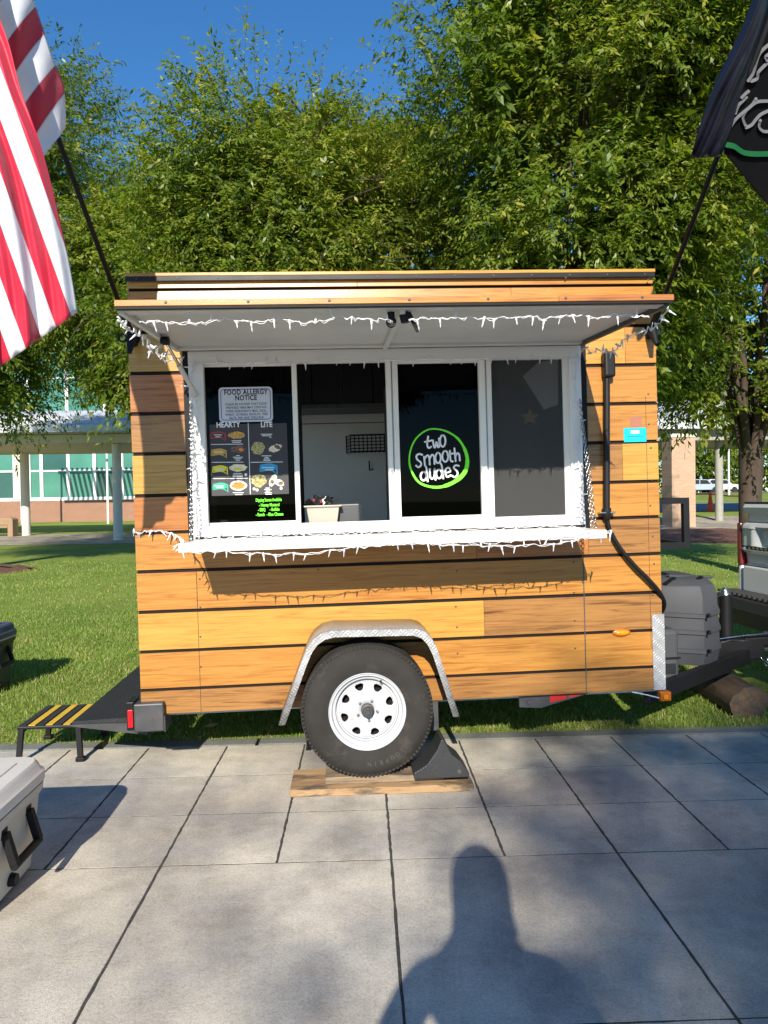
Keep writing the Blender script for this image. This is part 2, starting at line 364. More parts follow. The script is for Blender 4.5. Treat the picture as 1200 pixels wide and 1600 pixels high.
def brickmat(name, c1, c2, mortar, scale=1.0):
    ma, t, b = nt(name); geo = N(t, 'ShaderNodeNewGeometry'); mp = N(t, 'ShaderNodeMapping'); mp.inputs['Rotation'].default_value = (R(90), 0, 0)
    t.links.new(geo.outputs['Position'], mp.inputs['Vector'])
    br = N(t, 'ShaderNodeTexBrick'); br.inputs['Scale'].default_value = scale; br.inputs['Brick Width'].default_value = .23; br.inputs['Row Height'].default_value = .078; br.inputs['Mortar Size'].default_value = .008
    br.inputs['Color1'].default_value = (*c1, 1); br.inputs['Color2'].default_value = (*c2, 1); br.inputs['Mortar'].default_value = (*mortar, 1)
    t.links.new(mp.outputs[0], br.inputs['Vector']); t.links.new(br.outputs[0], b.inputs['Base Color']); b.inputs['Roughness'].default_value = .9
    bump(t, b, br.outputs['Fac'], -.5, .01); return ma
M['brick'] = brickmat('red brown brick', (.30, .13, .07), (.24, .10, .055), (.32, .27, .22))
M['paleb'] = brickmat('pale tan brick', (.46, .30, .19), (.40, .25, .15), (.42, .34, .27))
def lawnmat():
    ma, t, b = nt('mown grass'); geo = N(t, 'ShaderNodeNewGeometry')
    def nz(s, d=5.0, r=.6):
        n = N(t, 'ShaderNodeTexNoise', Scale=s, Detail=d, Roughness=r); t.links.new(geo.outputs['Position'], n.inputs['Vector']); return n.outputs[0]
    c = ramp(t, nz(.5), [(.35, (.18, .26, .04)), (.65, (.29, .37, .07))])
    c = mixc(t, ramp(t, nz(2.2, 6), [(.5, (0,0,0)), (.72, (.6,)*3)]), c, (.26, .24, .08))
    c = mixc(t, 1.0, c, ramp(t, nz(38, 4, .7), [(.3, (.42,)*3), (.55, (1,)*3), (.75, (1.3,)*3)]), 'MULTIPLY')
    t.links.new(c, b.inputs['Base Color']); b.inputs['Roughness'].default_value = .95; b.inputs['Specular IOR Level'].default_value = .15
    bump(t, b, nz(45, 4), .9, .03); return ma
M['lawn'] = lawnmat()
M['concrete'] = concrete('weathered concrete paving', (0.575, 0.53, 0.44), .85)
M['kerbc'] = concrete('mossy grey edging', (0.20, 0.215, 0.195), .4)
M['pathc'] = concrete('sandy concrete path', (0.42, 0.37, 0.29))
M['soil'] = pm('dark joint grit', (0.055, 0.050, 0.042), 0.95, noise=(40, .5), bmp=(120, .8))
M['asphalt'] = pm('pale asphalt', (0.20, 0.20, 0.205), 0.9, noise=(3, .15))
M['mulch'] = pm('brown bark mulch', (0.15, 0.065, 0.035), 0.95, noise=(9, .6), bmp=(30, 1.0))
M['bark'] = pm('grey brown bark', (0.070, 0.048, 0.034), 0.9, noise=(7, .4), bmp=(14, .8), scale=(1, 1, .3))

# ------------------------------------------------------------------ the setting: ground, paving, kerb, paths
def elev(x, y):
    a = np.clip((x+5)/10, 0, 1); a = a*a*(3-2*a); A = 0.7+1.5*a
    return np.where(y > 26, A*(1-np.exp(-(np.maximum(y, 26)-26)/30)), 0.0)
def sheet(name, xs, ys, mat, dz=0.0, kind='structure', mound=None):
    X, Y = np.meshgrid(np.array(xs, float), np.array(ys, float)); Z = elev(X, Y)+dz
    if mound is not None: Z = Z+mound(X, Y)
    return tag(link(name, grid_mesh(name, np.stack([X, Y, Z], -1), mat)), kind=kind)
GX0, GY0, TILE = 0.101, 3.065, 0.5
KERB_Y = GY0+3*TILE
ys = [KERB_Y+.135, 6, 8, 11, 14, 18, 22, 26, 28, 30, 33, 36, 40, 45, 50, 56, 64, 74, 86, 100, 130, 170, 250, 600]
xs = [-600, -200, -90, -60, -45, -35, -28, -22, -17, -13, -10, -7, -5, -3, -1, 1, 3, 5, 8, 11, 14, 18, 24, 30, 38, 48, 60, 90, 200, 600]
sheet('lawn', xs, ys, M['lawn'])
tag(MB().box(-60, 60, -60, KERB_Y-.001, -.4, -.0014).build('paving_bed', M['soil']), kind='structure')
tag(MB().add([(-600,-600,-.45),(600,-600,-.45),(600,KERB_Y+.1,-.45),(-600,KERB_Y+.1,-.45)], [(0,1,2,3)]).build('ground', M['lawn'], recalc=False), kind='structure')
pave = link('pavement', MB().box(-60, -6.45, -60, KERB_Y-.001, -.0010, .0002).box(6.2, 60, -60, KERB_Y-.001, -.0010, .0002).box(-6.45, 6.2, -60, -4.95, -.0010, .0002).mesh('pavement', M['concrete']))
tag(pave, kind='structure')
def slab(x0, x1, y0, y1, zt):
    """one cast slab with worn, slightly wavy edges"""
    g1, g2 = .0058, .0042
    n = 18; pts = []
    x0 += g1; x1 -= g1; y0 += g2; y1 -= g2
    def j(a): return random.uniform(-a, a)
    for k in range(n): pts.append((x0+(x1-x0)*k/n, y0+j(.0015)))
    for k in range(n): pts.append((x1+j(.0022), y0+(y1-y0)*k/n))
    for k in range(n): pts.append((x1-(x1-x0)*k/n, y1+j(.0015)))
    for k in range(n): pts.append((x0+j(.0022), y1-(y1-y0)*k/n))
    c = ((x0+x1)/2, (y0+y1)/2); b = .0018; mb = MB()
    ins = [(p[0]+(b if p[0] < c[0] else -b), p[1]) for p in pts]
    m_ = len(pts); tx, ty = j(.0006), j(.0006)
    vs = [(p[0], p[1], -.03) for p in pts]+[(p[0], p[1], zt-.0012) for p in pts]+[(p[0], p[1], zt+tx*(p[0]-c[0])+ty*(p[1]-c[1])) for p in ins]
    fs = [(i, (i+1) % m_, m_+(i+1) % m_, m_+i) for i in range(m_)]+[(m_+i, m_+(i+1) % m_, 2*m_+(i+1) % m_, 2*m_+i) for i in range(m_)]+[tuple(range(2*m_, 3*m_))]
    mb.add(vs, fs); return mb.build('paving_slab', M['concrete'], pave)
for jrow in range(3):
    for i in range(-13, 12):
        slab(GX0+i*TILE, GX0+(i+1)*TILE, GY0+jrow*TILE, GY0+(jrow+1)*TILE, random.uniform(-.0003, .0004))
for jrow in range(-8, 0):
    for i in range(-7, 6):
        slab(GX0+2*i*TILE, GX0+2*(i+1)*TILE, GY0+jrow*2*TILE, GY0+(jrow+1)*2*TILE, random.uniform(-.0003, .0004))
kerb = thing('kerb', None, None); kerb['kind'] = 'structure'
for k in range(-9, 9):
    a = GX0+.15+k*.98+random.uniform(-.03, .03)
    MB().box(a+.003, a+.977, KERB_Y+.006, KERB_Y+.125, -.15, .006+random.uniform(-.002, .002)).build('kerb_stone', M['kerbc'], kerb, bevel=.006)
for sgn in (-1, 1): MB().box(sgn*8.9 if sgn > 0 else -60, 60 if sgn > 0 else -8.75, KERB_Y+.006, KERB_Y+.125, -.15, .005).build('kerb_stone', M['kerbc'], kerb)
sheet('path', [-60, -40, -30, -22, -16, -12, -8, -4, 0, 4, 8, 12, 16, 20, 26, 40], [27.6, 28.6, 30, 31.5, 33, 34.2], M['pathc'], .012)
sheet('forecourt', [14, 18, 22, 26, 32, 40, 60], [37.5, 39, 41, 43, 46], M['asphalt'], .012)
sheet('road', [-5, 10, 20, 30, 40, 60, 90, 140], [78, 82, 86, 90, 94], M['asphalt'], .02)
def mulch_bed(cx, cy, rx, ry, h):
    n, r = 40, 12; P = np.zeros((r+1, n+1, 3))
    for i in range(r+1):
        for k in range(n+1):
            t = 2*math.pi*(k % n)/n; q = i/r*(1+.05*math.sin(3*t+cx)+.03*math.sin(7*t)); x, y = cx+rx*q*math.cos(t), cy+ry*q*math.sin(t)
            P[i, k] = (x, y, float(elev(np.array(x), np.array(y)))+.01+h*max(0, 1-(i/r)**2)+(random.uniform(-.012, .03) if i < r else -.02))
    tag(link('mulch_bed', grid_mesh('mulch_bed', P, M['mulch'])), kind='structure')
mulch_bed(-9.9, 17.4, 1.9, 1.5, .10)
mulch_bed(13.6, 25.5, 3.4, 3.4, .22)

# grass blades close to the kerb
def blades(n, x0, x1, y0, y1, h0, h1, w, pw=1.0, seed=1):
    g = np.random.default_rng(seed); x = g.uniform(x0, x1, n); y = y0+(y1-y0)*g.random(n)**pw
    z = elev(x, y); a = g.uniform(0, 2*np.pi, n); cl = np.sin(x*3.1+np.sin(y*2.3)*2)*np.sin(y*2.7+1.3*np.sin(x*1.9)); h = g.uniform(h0, h1, n)*(1+.35*cl); w = w*g.uniform(.7, 1.3, n)
    le = g.uniform(.1, .75, n)*h; b = g.uniform(0, 2*np.pi, n)
    p = np.stack([x, y, z-.005], -1); s = np.stack([np.cos(a)*w, np.sin(a)*w, 0*w], -1)
    md = p+np.stack([np.cos(b)*le*.3, np.sin(b)*le*.3, h*.6], -1); tp = p+np.stack([np.cos(b)*le, np.sin(b)*le, h], -1)
    V = np.stack([p-s, p+s, md+s*.8, tp, md-s*.8], 1)
    i = np.arange(n)*5
    Tr = np.concatenate([np.stack([i, i+1, i+2], -1), np.stack([i, i+2, i+4], -1), np.stack([i+4, i+2, i+3], -1)])
    ti = np.clip(g.normal(.45, .2, n)+.16*cl, 0, 1)
    dry = g.random(n) < .07+.35*np.clip(np.sin(x*1.3+1.1)*np.sin(y*1.7+.4)-.35, 0, 1)+.35*np.clip(1-(y-4.69)/.35, 0, 1)*(np.sin(x*5)>-.2); ti[dry] = 1.0
    return V.reshape(-1, 3), Tr, np.repeat(ti, 5)
M['blade'] = leafmat('grass blade', [(0.0, (.07, .13, .018)), (.45, (.17, .27, .04)), (.8, (.29, .36, .075)), (1.0, (.42, .36, .16))], .35, .5)
Vs, Ts, As, off = [], [], [], 0
for args in ((48000, -3.6, 3.2, KERB_Y+.12, 6.4, .014, .046, .0026, 1.0, 1), (46000, -5.2, -1.2, 6.2, 10.5, .016, .048, .0036, 1.0, 2), (24000, -9.0, -2.0, 10.0, 20.0, .02, .05, .006, .8, 3),
             (32000, 1.4, 6.0, 6.2, 11.0, .016, .048, .0038, 1.0, 4), (16000, 3.0, 10.5, 10.5, 20.0, .02, .05, .006, .8, 5)):
    v, tr_, a_ = blades(*args); Vs.append(v); Ts.append(tr_+off); As.append(a_); off += len(v)
tag(link('grass', np_mesh('grass', np.concatenate(Vs), tris=np.concatenate(Ts), mat=M['blade'], attr=np.concatenate(As))),
    'short mown grass growing along the kerb and lawn', 'grass', kind='stuff')

# ------------------------------------------------------------------ lettering helpers (flat print, real little meshes)
def text_mesh(s, size, sx=1.0, align='CENTER', bold=0.0, depth=0.0, spacing=1.0):
    cu = bpy.data.curves.new('lettering', 'FONT'); cu.body = s; cu.size = size; cu.align_x = align; cu.align_y = 'CENTER'; cu.offset = bold; cu.extrude = depth
    cu.space_character = spacing; cu.resolution_u = 3
    o = bpy.data.objects.new('lettering', cu); COL.objects.link(o)
    dg = bpy.context.evaluated_depsgraph_get(); me = bpy.data.meshes.new_from_object(o.evaluated_get(dg))
    bpy.data.objects.remove(o); bpy.data.curves.remove(cu)
    for v in me.vertices: v.co.x *= sx
    return me
def stand(me, u, n, w, rot=0.0):
    c, s = math.cos(rot), math.sin(rot)
    for v in me.vertices:
        x, y, z = v.co; v.co = (u+c*x-s*y, -n-z, w+s*x+c*y)
    me.update(); return me
def letter(parent, s, size, u, n, w, mat, sx=1.0, bold=0.0, rot=0.0, name='lettering', spacing=1.0):
    me = stand(text_mesh(s, size, sx, 'CENTER', bold, 0.0, spacing), u, n, w, rot); me.materials.append(mat); return link(name, me, None, parent)
def ribbon(mb, pts, wd):
    """flat brush stroke with round ends; pts are points of one plane facing -y"""
    pts = [Vector(p) for p in pts]; k = len(pts); ws = wd if hasattr(wd, '__len__') else [wd]*k
    L, Rr = [], []
    for i in range(k):
        d = pts[min(i+1, k-1)]-pts[max(i-1, 0)]; d.normalize(); s = Vector((-d.z, 0, d.x))
        L.append(pts[i]+s*ws[i]/2); Rr.append(pts[i]-s*ws[i]/2)
    mb.add(L+Rr, [(i, i+1, k+i+1, k+i) for i in range(k-1)])
    for e in (0, k-1):
        mb.add([pts[e]+Vector((math.cos(t), -.0002, math.sin(t)))*ws[e]/2 for t in [2*math.pi*q/10 for q in range(10)]], [tuple(range(10))])
def smooth_line(p, per=5, closed=False):
    p = [Vector(q) for q in p]; n = len(p); out = []
    rngs = range(n if closed else n-1)
    for i in rngs:
        a, b, c, d = (p[(i-1) % n] if closed or i > 0 else p[0]), p[i], p[(i+1) % n], (p[(i+2) % n] if closed or i+2 < n else p[-1])
        for k in range(per):
            t = k/per; out.append(.5*((2*b)+(c-a)*t+(2*a-5*b+4*c-d)*t*t+(3*b-a-3*c+d)*t**3))
    out.append(p[0] if closed else p[-1]); return out

# ------------------------------------------------------------------ the food trailer
TR = on_trailer(thing('food_trailer', 'orange wood-plank food trailer with open serving window and white string lights', 'food trailer'))
L_, H_, DP = 3.057, 2.495, 2.15
def tb(name, mat, boxes, parent=TR, bevel=0, **k):
    """boxes given as (u0,u1,n0,n1,w0,w1), n towards the camera"""
    mb = MB()
    for (u0, u1, n0, n1, w0, w1) in boxes: mb.box(u0, u1, -n1, -n0, w0, w1)
    return mb.build(name, mat, parent, bevel=bevel, **k)
OU0, OU1, OW0, OW1 = 0.345, 2.58, 0.955, 2.045
side = tb('side_wall', M['gap'], [(0.004, OU0, -.035, -.006, .004, 2.165), (OU1, L_-.004, -.035, -.006, .004, 2.165), (OU0, OU1, -.035, -.006, .004, OW0), (OU0, OU1, -.035, -.006, OW1, 2.165), (.004, L_-.004, -.055, -.034, 2.165, 2.455)])
rows = [(0.0, .1300), (.1475, .3480), (.3660, .5735), (.5925, .8035), (.8225, 1.0235), (1.0415, 1.2345), (1.2535, 1.4705), (1.4895, 1.6965), (1.7165, 1.9245), (1.9445, 2.1555), (2.1745, 2.4000), (2.4180, 2.4520)]
segs = {0: [(0, 1.0, 'brown'), (1.0, 1.62, 'brown'), (1.62, 3.057, 'brown')], 1: [(0, 3.057, 'orange')], 2: [(0, 1.985, 'yellow'), (1.985, 3.057, 'brown')],
        3: [(0, .335, 'orange'), (.335, 3.057, 'orange')], 4: [(0, 1.95, 'orange'), (1.95, 2.62, 'russet'), (2.62, 3.057, 'brown')],
        5: [(0, .30, 'russet'), (2.63, 3.057, 'orange')], 6: [(0, .30, 'yellow'), (2.63, 2.838, 'brown'), (2.838, 3.057, 'yellow')],
        7: [(0, .30, 'brown'), (2.63, 3.057, 'orange')], 8: [(0, .30, 'russet'), (2.63, 3.057, 'orange')],
        9: [(0, .30, 'yellow'), (2.63, 2.87, 'yellow'), (2.87, 3.057, 'orange')], 10: [(0, 2.2, 'orange'), (2.2, 3.057, 'orange')], 11: [(0, 1.3, 'yellow'), (1.3, 3.057, 'orange')]}
for r_, (w0, w1) in enumerate(rows):
    for (u0, u1, mt) in segs[r_]:
        if r_ == 9:      # the awning covers the middle of this row
            pass
        e0 = 0 if u0 == 0 else .0006; e1 = 0 if u1 == 3.057 else .0006
        if r_ >= 10:     # the fascia leans back a little
            na, nb = .006-(w0-2.17)*.085, .006-(w1-2.17)*.085
            MB().prism([(-na, w0), (-nb, w1), (-nb+.011, w1), (-na+.011, w0)], u0+e0, u1-e1, 'x').build('plank', M[mt], side, bevel=.0015, seg=1)
            continue
        o = tb('plank', M[mt], [(u0+e0, u1-e1, -.005, .006, w0, w1)], side, bevel=.0015, seg=1)
tb('plank', M['orange'], [(.302, 2.628, -.005, .006, 2.06, 2.1555)], side)
# other walls, roof, floor, cabinets
tb('rear_wall', M['orange'], [(0.0, .03, -DP, -1.55, 0, 2.455), (0.0, .03, -.45, -.037, 0, 2.455), (0.0, .03, -1.55, -.45, 2.12, 2.455)])
tb('front_wall', M['orange'], [(L_-.03, L_, -DP, -.037, 0, 2.455)])
tb('back_wall', M['orange'], [(0.0, L_, -DP-.03, -DP-.001, 0, 2.455)])
tb('inner_lining', M['whitewall'], [(.06, L_-.06, -DP+.002, -DP+.012, .02, 2.40), (.032, .05, -DP+.02, -1.56, .02, 2.40), (.032, .05, -.44, -.05, .02, 2.40), (L_-.05, L_-.032, -DP+.02, -.05, .02, 2.40)])
tb('lining_seam', M['dark'], [(.06, L_-.06, -DP+.013, -DP+.016, 1.86, 1.866)])
tb('floor', M['underside'], [(0.03, L_-.03, -DP, -.036, -.02, .015)])
tb('roof', M['white'], [(0.0, L_, -DP-.03, -.012, 2.457, 2.476)])
tb('roof_edge', M['yellow'], [(-.004, L_+.004, -.010, .012, 2.478, 2.497)], bevel=.003)
tb('trim_strip', M['blackmetal'], [(-.002, L_+.002, -.004, .0095, 2.4525, 2.4775)])
tb('counter', M['stainless'], [(.34, 2.60, -.62, -.04, .985, 1.005)], bevel=.004)
tb('overhead_cabinet', M['dark'], [(.5+k*.24, .5+k*.24+.232, -1.9, -1.52, 1.95+.002*(k % 2), 2.38) for k in range(8)])
tb('cabinet_valance', M['steel'], [(.4, 2.5, -1.93, -1.50, 1.915, 1.945)])
tb('dark_partition', M['dark'], [(.42, .93, -.66, -.645, 1.01, 1.97)], bevel=.003)
tb('tall_cabinet', M['dark'], [(1.50, 2.50, -.95, -.66, .02, 1.97)], bevel=.01)
# chassis below
tb('chassis', M['frame'], [(.12, 3.0, -.42, -.34, -.09, -.004), (.05, 3.0, -1.98, -1.90, -.12, -.004)]+[(u, u+.05, -1.9, -.42, -.09, -.006) for u in (.1, .7, 1.3, 1.9, 2.5, 2.95)])
tb('axle', M['frame'], [(1.24, 1.30, -2.1, .05, .02-.05, .02+.02)])
tb('skirt_angle', M['steel'], [(1.66, 1.70, -.10, -.01, -.18, -.002)])
og = MB().prism([(2.19, -.004), (2.19, -.075), (2.32, -.085), (2.62, -.01), (2.62, -.004)], .03, .06).build('outrigger', M['steel'], TR)
for a, b in ((2.375, 2.475), (2.49, 2.60)):
    MB().prism([(a, -.012), (a, -.062+(a-2.35)*.22), (b, -.050+(b-2.42)*.22), (b, -.012)], .0285, .0297).build('red_tape', M['redtape'], og)
MB().lathe([(0, .012), (.012, .012), (.014, 0)], (2.245, .03, -.045), 'y', 12).build('bolt', M['steel'], og)
# screws
scr = MB().lathe([(0, .003), (.004, .0026), (.0058, 0)], (0, 0, 0), 'y', 8).mesh('screw', M['steel'])
for (px, py) in [(312,905),(313,949),(313,995),(314,1042),(712,948),(714,980),(715,1021),(714,892),(896,878),(897,926),(898,970),(899,1013),(1013,616),(1014,663),(1017,700),(1018,750),(1016,790),(1020,838),(1022,881),(1020,930),(884,434),(1013,437),(880,470),(497,890)]:
    p = T(px, py, .0065); o = link('screw', scr, None, TR); o.location = p
for k in range(14):
    o = link('screw', scr, None, TR); o.location = (.06+k*.226, -.0098, 2.465)
tb('seam_cover', M['steel'], [(2.582, 2.588, .0062, .0078, .0, .80)])
tb('panel_seam', M['dark'], [(.3335, .336, .0062, .0068, .0, .80), (2.985, 2.987, .0062, .0068, .25, 1.75)])

# window with four lights
wf = tb('window_frame', M['white'], [(.335, 2.59, -.02, .045, 1.975, 2.046), (.335, 2.59, -.02, .055, .955, 1.062), (.335, .418, -.02, .043, 1.062, 1.975), (2.517, 2.588, -.02, .043, 1.062, 1.975)], bevel=.004)
tb('mullion', M['white'], [(.910, .938, -.015, .034, 1.062, 1.975)], wf, bevel=.003)
tb('mullion', M['white'], [(1.447, 1.476, -.015, .036, 1.062, 1.975), (1.484, 1.516, -.02, .026, 1.062, 1.975), (1.474, 1.486, -.02, .006, 1.062, 1.975)], wf, bevel=.003)
tb('mullion', M['white'], [(1.985, 2.022, -.015, .034, 1.062, 1.975), (2.032, 2.062, -.02, .024, 1.062, 1.975), (2.020, 2.034, -.02, .006, 1.062, 1.975)], wf, bevel=.003)
for a, b, c, d in ((.418, .910, 1.062, 1.078), (.418, .910, 1.962, 1.975), (1.516, 1.985, 1.062, 1.078), (1.516, 1.985, 1.962, 1.975)): tb('sash_rail', M['white'], [(a, b, -.004, .012, c, d)], wf)
tb('pane', M['glassdark'], [(.418, .910, .000, .004, 1.078, 1.962)], wf)
tb('pane', M['glassdark'], [(1.516, 1.985, .000, .004, 1.078, 1.962)], wf)
tb('pane', M['glassdark'], [(2.062, 2.517, -.018, -.014, 1.062, 1.975)], wf)
tb('insect_screen', M['screen'], [(2.062, 2.485, .004, .005, 1.062, 1.975)], wf)
tb('screen_rail', M['white'], [(2.486, 2.517, -.002, .012, 1.062, 1.975)], wf)
tb('drip_rail', M['steel'], [(.31, 2.60, .008, .028, 2.048, 2.058)])
for a, b in ((.300, .334), (2.591, 2.629)): tb('black_seal', M['black'], [(a, b, .002, .012, .96, 2.05)])

# awning
AN, AW0, AWH = 1.15, 1.992, 2.062
def aw(n): return AWH+(AW0-AWH)*(n-.03)/(AN-.03)
AU0, AU1 = .279, 2.592
awn = MB().prism([(-.03, aw(.03)), (-AN, aw(AN)), (-AN, aw(AN)+.016), (-.03, aw(.03)+.016)], AU0, AU1, 'x').build('awning', M['underside'], TR, bevel=.002)
MB().prism([(-.06, aw(.06)+.018), (-AN, aw(AN)+.018), (-AN, aw(AN)+.022), (-.06, aw(.06)+.022)], AU0, AU1, 'x').build('awning_skin', M['orange'], awn)
for a, b, mt in ((AU0-.004, 2.10, 'orange'), (2.101, AU1+.006, 'russet')):
    tb('edge_board', M[mt], [(a, b, AN+.001, AN+.014, AW0+.000, AW0+.0255)], awn, bevel=.002)
tb('edge_seal', M['black'], [(AU0-.002, AU1+.004, AN-.012, AN+.010, AW0-.010, AW0-.001)], awn)
for uu in (AU0+.012, AU1-.012):
    MB().bar((uu, -.08, aw(.08)-.012), (uu, -AN+.02, aw(AN)-.012), .022, .022).build('edge_rail', M['steel' if uu > 1 else 'underside'], awn)
MB().bar((1.445, -.06, aw(.06)-.014), (1.445, -AN+.05, aw(AN)-.014), .026, .024).build('centre_rib', M['underside'], awn, bevel=.003)
MB().bar((AU0+.02, -.10, aw(.1)-.008), (AU1-.02, -.10, aw(.1)-.008), .05, .014).build('hinge_rail', M['underside'], awn)
MB().bar((AU0+.02, -AN+.05, aw(AN)-.006), (AU1-.02, -AN+.05, aw(AN)-.006), .06, .010).build('front_rail', M['underside'], awn)
for uu in [AU0+.2+k*.33 for k in range(7)]:
    o = link('screw', scr, None, awn); o.location = (uu, -AN-.0145, AW0+.013); o.scale = (1.1, 1.1, 1.1)
# catch under the middle of the awning
lt = MB(); lt.tube([(1.40, -1.06, aw(1.06)-.012), (1.40, -1.06, aw(1.06)-.05)], .016, 10)
lt.lathe([(.010, -.012), (.022, -.012), (.022, .012), (.010, .012)], (1.40, -1.06, aw(1.06)-.058), 'y', 14, True)
lt.tube([(1.455, -1.06, aw(1.06)-.012), (1.46, -1.06, aw(1.06)-.06)], [.024, .018], 10)
lt.bar((1.475, -1.065, aw(1.06)-.02), (1.515, -1.065, aw(1.06)-.10), .016, .016, (0, 1, 0))
lt.build('catch', M['black'], awn, smooth=40)
# gas strut on the left
s0, s1 = Vector((.318, -.50, aw(.5)-.03)), Vector((.375, -.055, 1.80))
MB().tube([s0, s0.lerp(s1, .45)], .008, 8).build('strut_rod', M['chrome'], awn, smooth=40)
MB().tube([s0.lerp(s1, .42), s1], .0135, 10).build('strut', M['underside'], awn, smooth=40)
MB().lathe([(0, .02), (.022, .02), (.022, -.02), (0, -.02)], tuple(s0), 'x', 12).build('strut_pivot', M['black'], awn, smooth=40)

# shelf under the window, held by chains
tb('sill_gap_shade', M['dark'], [(.345, 2.585, .0555, .0575, .988, 1.003)])  # dark strip standing in for the shadow in the gap above the shelf
shf = tb('serving_shelf', M['white'], [(.35, 2.535, .06, .50, .962, .990)], bevel=.004)
tb('shelf_lip', M['white'], [(.35, 2.535, .501, .512, .948, .992)], shf, bevel=.003)
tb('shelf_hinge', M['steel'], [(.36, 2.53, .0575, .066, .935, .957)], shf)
def chain(pts, name, mat, parent, size=.022, r=.0024):
    mb = MB(); P = [Vector(p) for p in pts]; Ls = [(P[i+1]-P[i]).length for i in range(len(P)-1)]; tot = sum(Ls); k = 0; s = 0
    while s < tot:
        q = s; i = 0
        while i < len(Ls)-1 and q > Ls[i]: q -= Ls[i]; i += 1
        c = P[i].lerp(P[i+1], min(1, q/Ls[i])); d = (P[i+1]-P[i]).normalized(); a = d.orthogonal().normalized()
        if k % 2: a = d.cross(a)
        ring = [c+d*(math.cos(t)*size*.72)+a*(math.sin(t)*size*.36) for t in [2*math.pi*z/10 for z in range(11)]]
        mb.tube(ring, r, 5, False); s += size*1.12; k += 1
    return mb.build(name, mat, parent, smooth=True)
chain([(.345, -.05, 1.74), (.352, -.12, 1.40), (.36, -.25, .995)], 'chain', M['chrome'], shf)
chain([(2.575, -.05, 1.72), (2.560, -.16, 1.40), (2.525, -.33, .995)], 'chain', M['chrome'], shf)
chain([(2.585, -.05, 1.60), (2.570, -.18, 1.33), (2.535, -.35, .995)], 'chain', M['chrome'], shf)

# signs stuck inside the glass and decals on it
def rrect(u0, u1, w0, w1, r, n0, n1):
    pts = []
    for cx, cz, a0 in ((u1-r, w1-r, 0), (u0+r, w1-r, 90), (u0+r, w0+r, 180), (u1-r, w0+r, 270)):
        for k in range(5): t = R(a0+22.5*k); pts.append((cx+r*math.cos(t), cz+r*math.sin(t)))
    return MB().prism(pts, -n0, -n1)
a0, a1 = T(343, 660, .008), T(425, 604, .008)
su0, su1, sw0, sw1 = a0.x, a1.x, a0.z, a1.z
al = rrect(su0, su1, sw0, sw1, .022, .0055, .0085).build('allergy_sign', M['signface'], TR); al['label'] = 'pale food allergy notice with navy border'
bd = MB(); pts = []
for cx, cz, q in ((su1-.03, sw1-.03, 0), (su0+.03, sw1-.03, 90), (su0+.03, sw0+.03, 180), (su1-.03, sw0+.03, 270)):
    for k in range(4): t = R(q+30*k); pts.append((cx+.018*math.cos(t), -.0088, cz+.018*math.sin(t)))
ribbon(bd, pts+[pts[0]], .004); bd.build('border', M['blueink'], al, recalc=False)
sc_u = (su0+su1)/2; hh = sw1-sw0
for k, (s, sz, wy, sx, bo) in enumerate((('FOOD ALLERGY', .040, .85, .80, .0013), ('NOTICE', .040, .685, .80, .0013), ('PLEASE BE ADVISED THAT FOOD', .0185, .51, .80, .0003), ('PREPARED HERE MAY CONTAIN', .0185, .41, .80, .0003),
        ('THESE INGREDIENTS: MILK, EGGS,', .0185, .31, .76, .0003), ('WHEAT, SOYBEAN, PEANUTS, TREE', .0185, .21, .76, .0003), ('NUTS, FISH AND SHELLFISH', .0185, .115, .80, .0003))):
    letter(al, s, sz, sc_u+.002, .0089, sw0+hh*wy, M['ink'], sx, bo, spacing=1.08)
mp0, mp1 = T(331, 775, .005), T(448, 661, .005)
mu0, mu1, mw0, mw1 = mp0.x, mp1.x, mp0.z, mp1.z; MWd, MHt = mu1-mu0, mw1-mw0
men = tb('menu_poster', M['menu'], [(mu0, mu1, .0045, .0052, mw0, mw1)]); men['label'] = 'charcoal menu poster headed hearty and lite'
def mz(px, py, n=.0056): # pixel of the enlarged photo crop (300,560)-(460,830) -> point on the poster
    return T(300+px/5.925, 560+py/5.925, n)
def mtext(s, px, py, sz, mat, sx=.8, bo=.0006):
    p = mz(px, py); letter(men, s, sz, p.x, .0058, p.z, mat, sx, bo)
mtext('HEARTY', 335, 616, .042, M['chalk'], .86, .0012); mtext('LITE', 690, 614, .042, M['chalk'], .86, .0012)
ln = MB()
for a, b in (((520, 600), (540, 1255)), ((178, 797), (470, 793)), ((185, 962), (475, 960)), ((190, 1113), (515, 1110)), ((545, 962), (840, 958))): ribbon(ln, [mz(*a), mz(*b)], .0035)
ln.build('rule_lines', M['chalk'], men, recalc=False)
def blob(c, rx, ry, mat, name, n=.0057, wob=.12, k=22, rot=0.0):
    p = mz(*c, n); sx = (mz(c[0]+rx, c[1], n)-p).length; sy = (mz(c[0], c[1]+ry, n)-p).length
    pts = []
    for q in range(k):
        t = 2*math.pi*q/k; r = 1+random.uniform(-wob, wob); x, y = sx*r*math.cos(t), sy*r*math.sin(t)
        pts.append((p.x+x*math.cos(rot)-y*math.sin(rot), -n, p.z+x*math.sin(rot)+y*math.cos(rot)))
    return MB().add(pts, [tuple(range(k))]).build(name, mat, men, recalc=False)
blob((412, 710), 78, 34, M['food_gold'], 'food_picture'); blob((418, 842), 80, 34, M['food_dark'], 'food_picture', wob=.3); blob((455, 845), 22, 16, M['food_orange'], 'food_picture', .0060, .3)
blob((425, 1013), 86, 34, M['food_tan'], 'food_picture'); blob((425, 1025), 50, 12, M['inkyel'], 'food_picture', .0060); blob((430, 1178), 78, 46, M['chalk'], 'food_picture', wob=.05); blob((430, 1178), 62, 34, M['food_orange'], 'food_picture', .0060, .15)
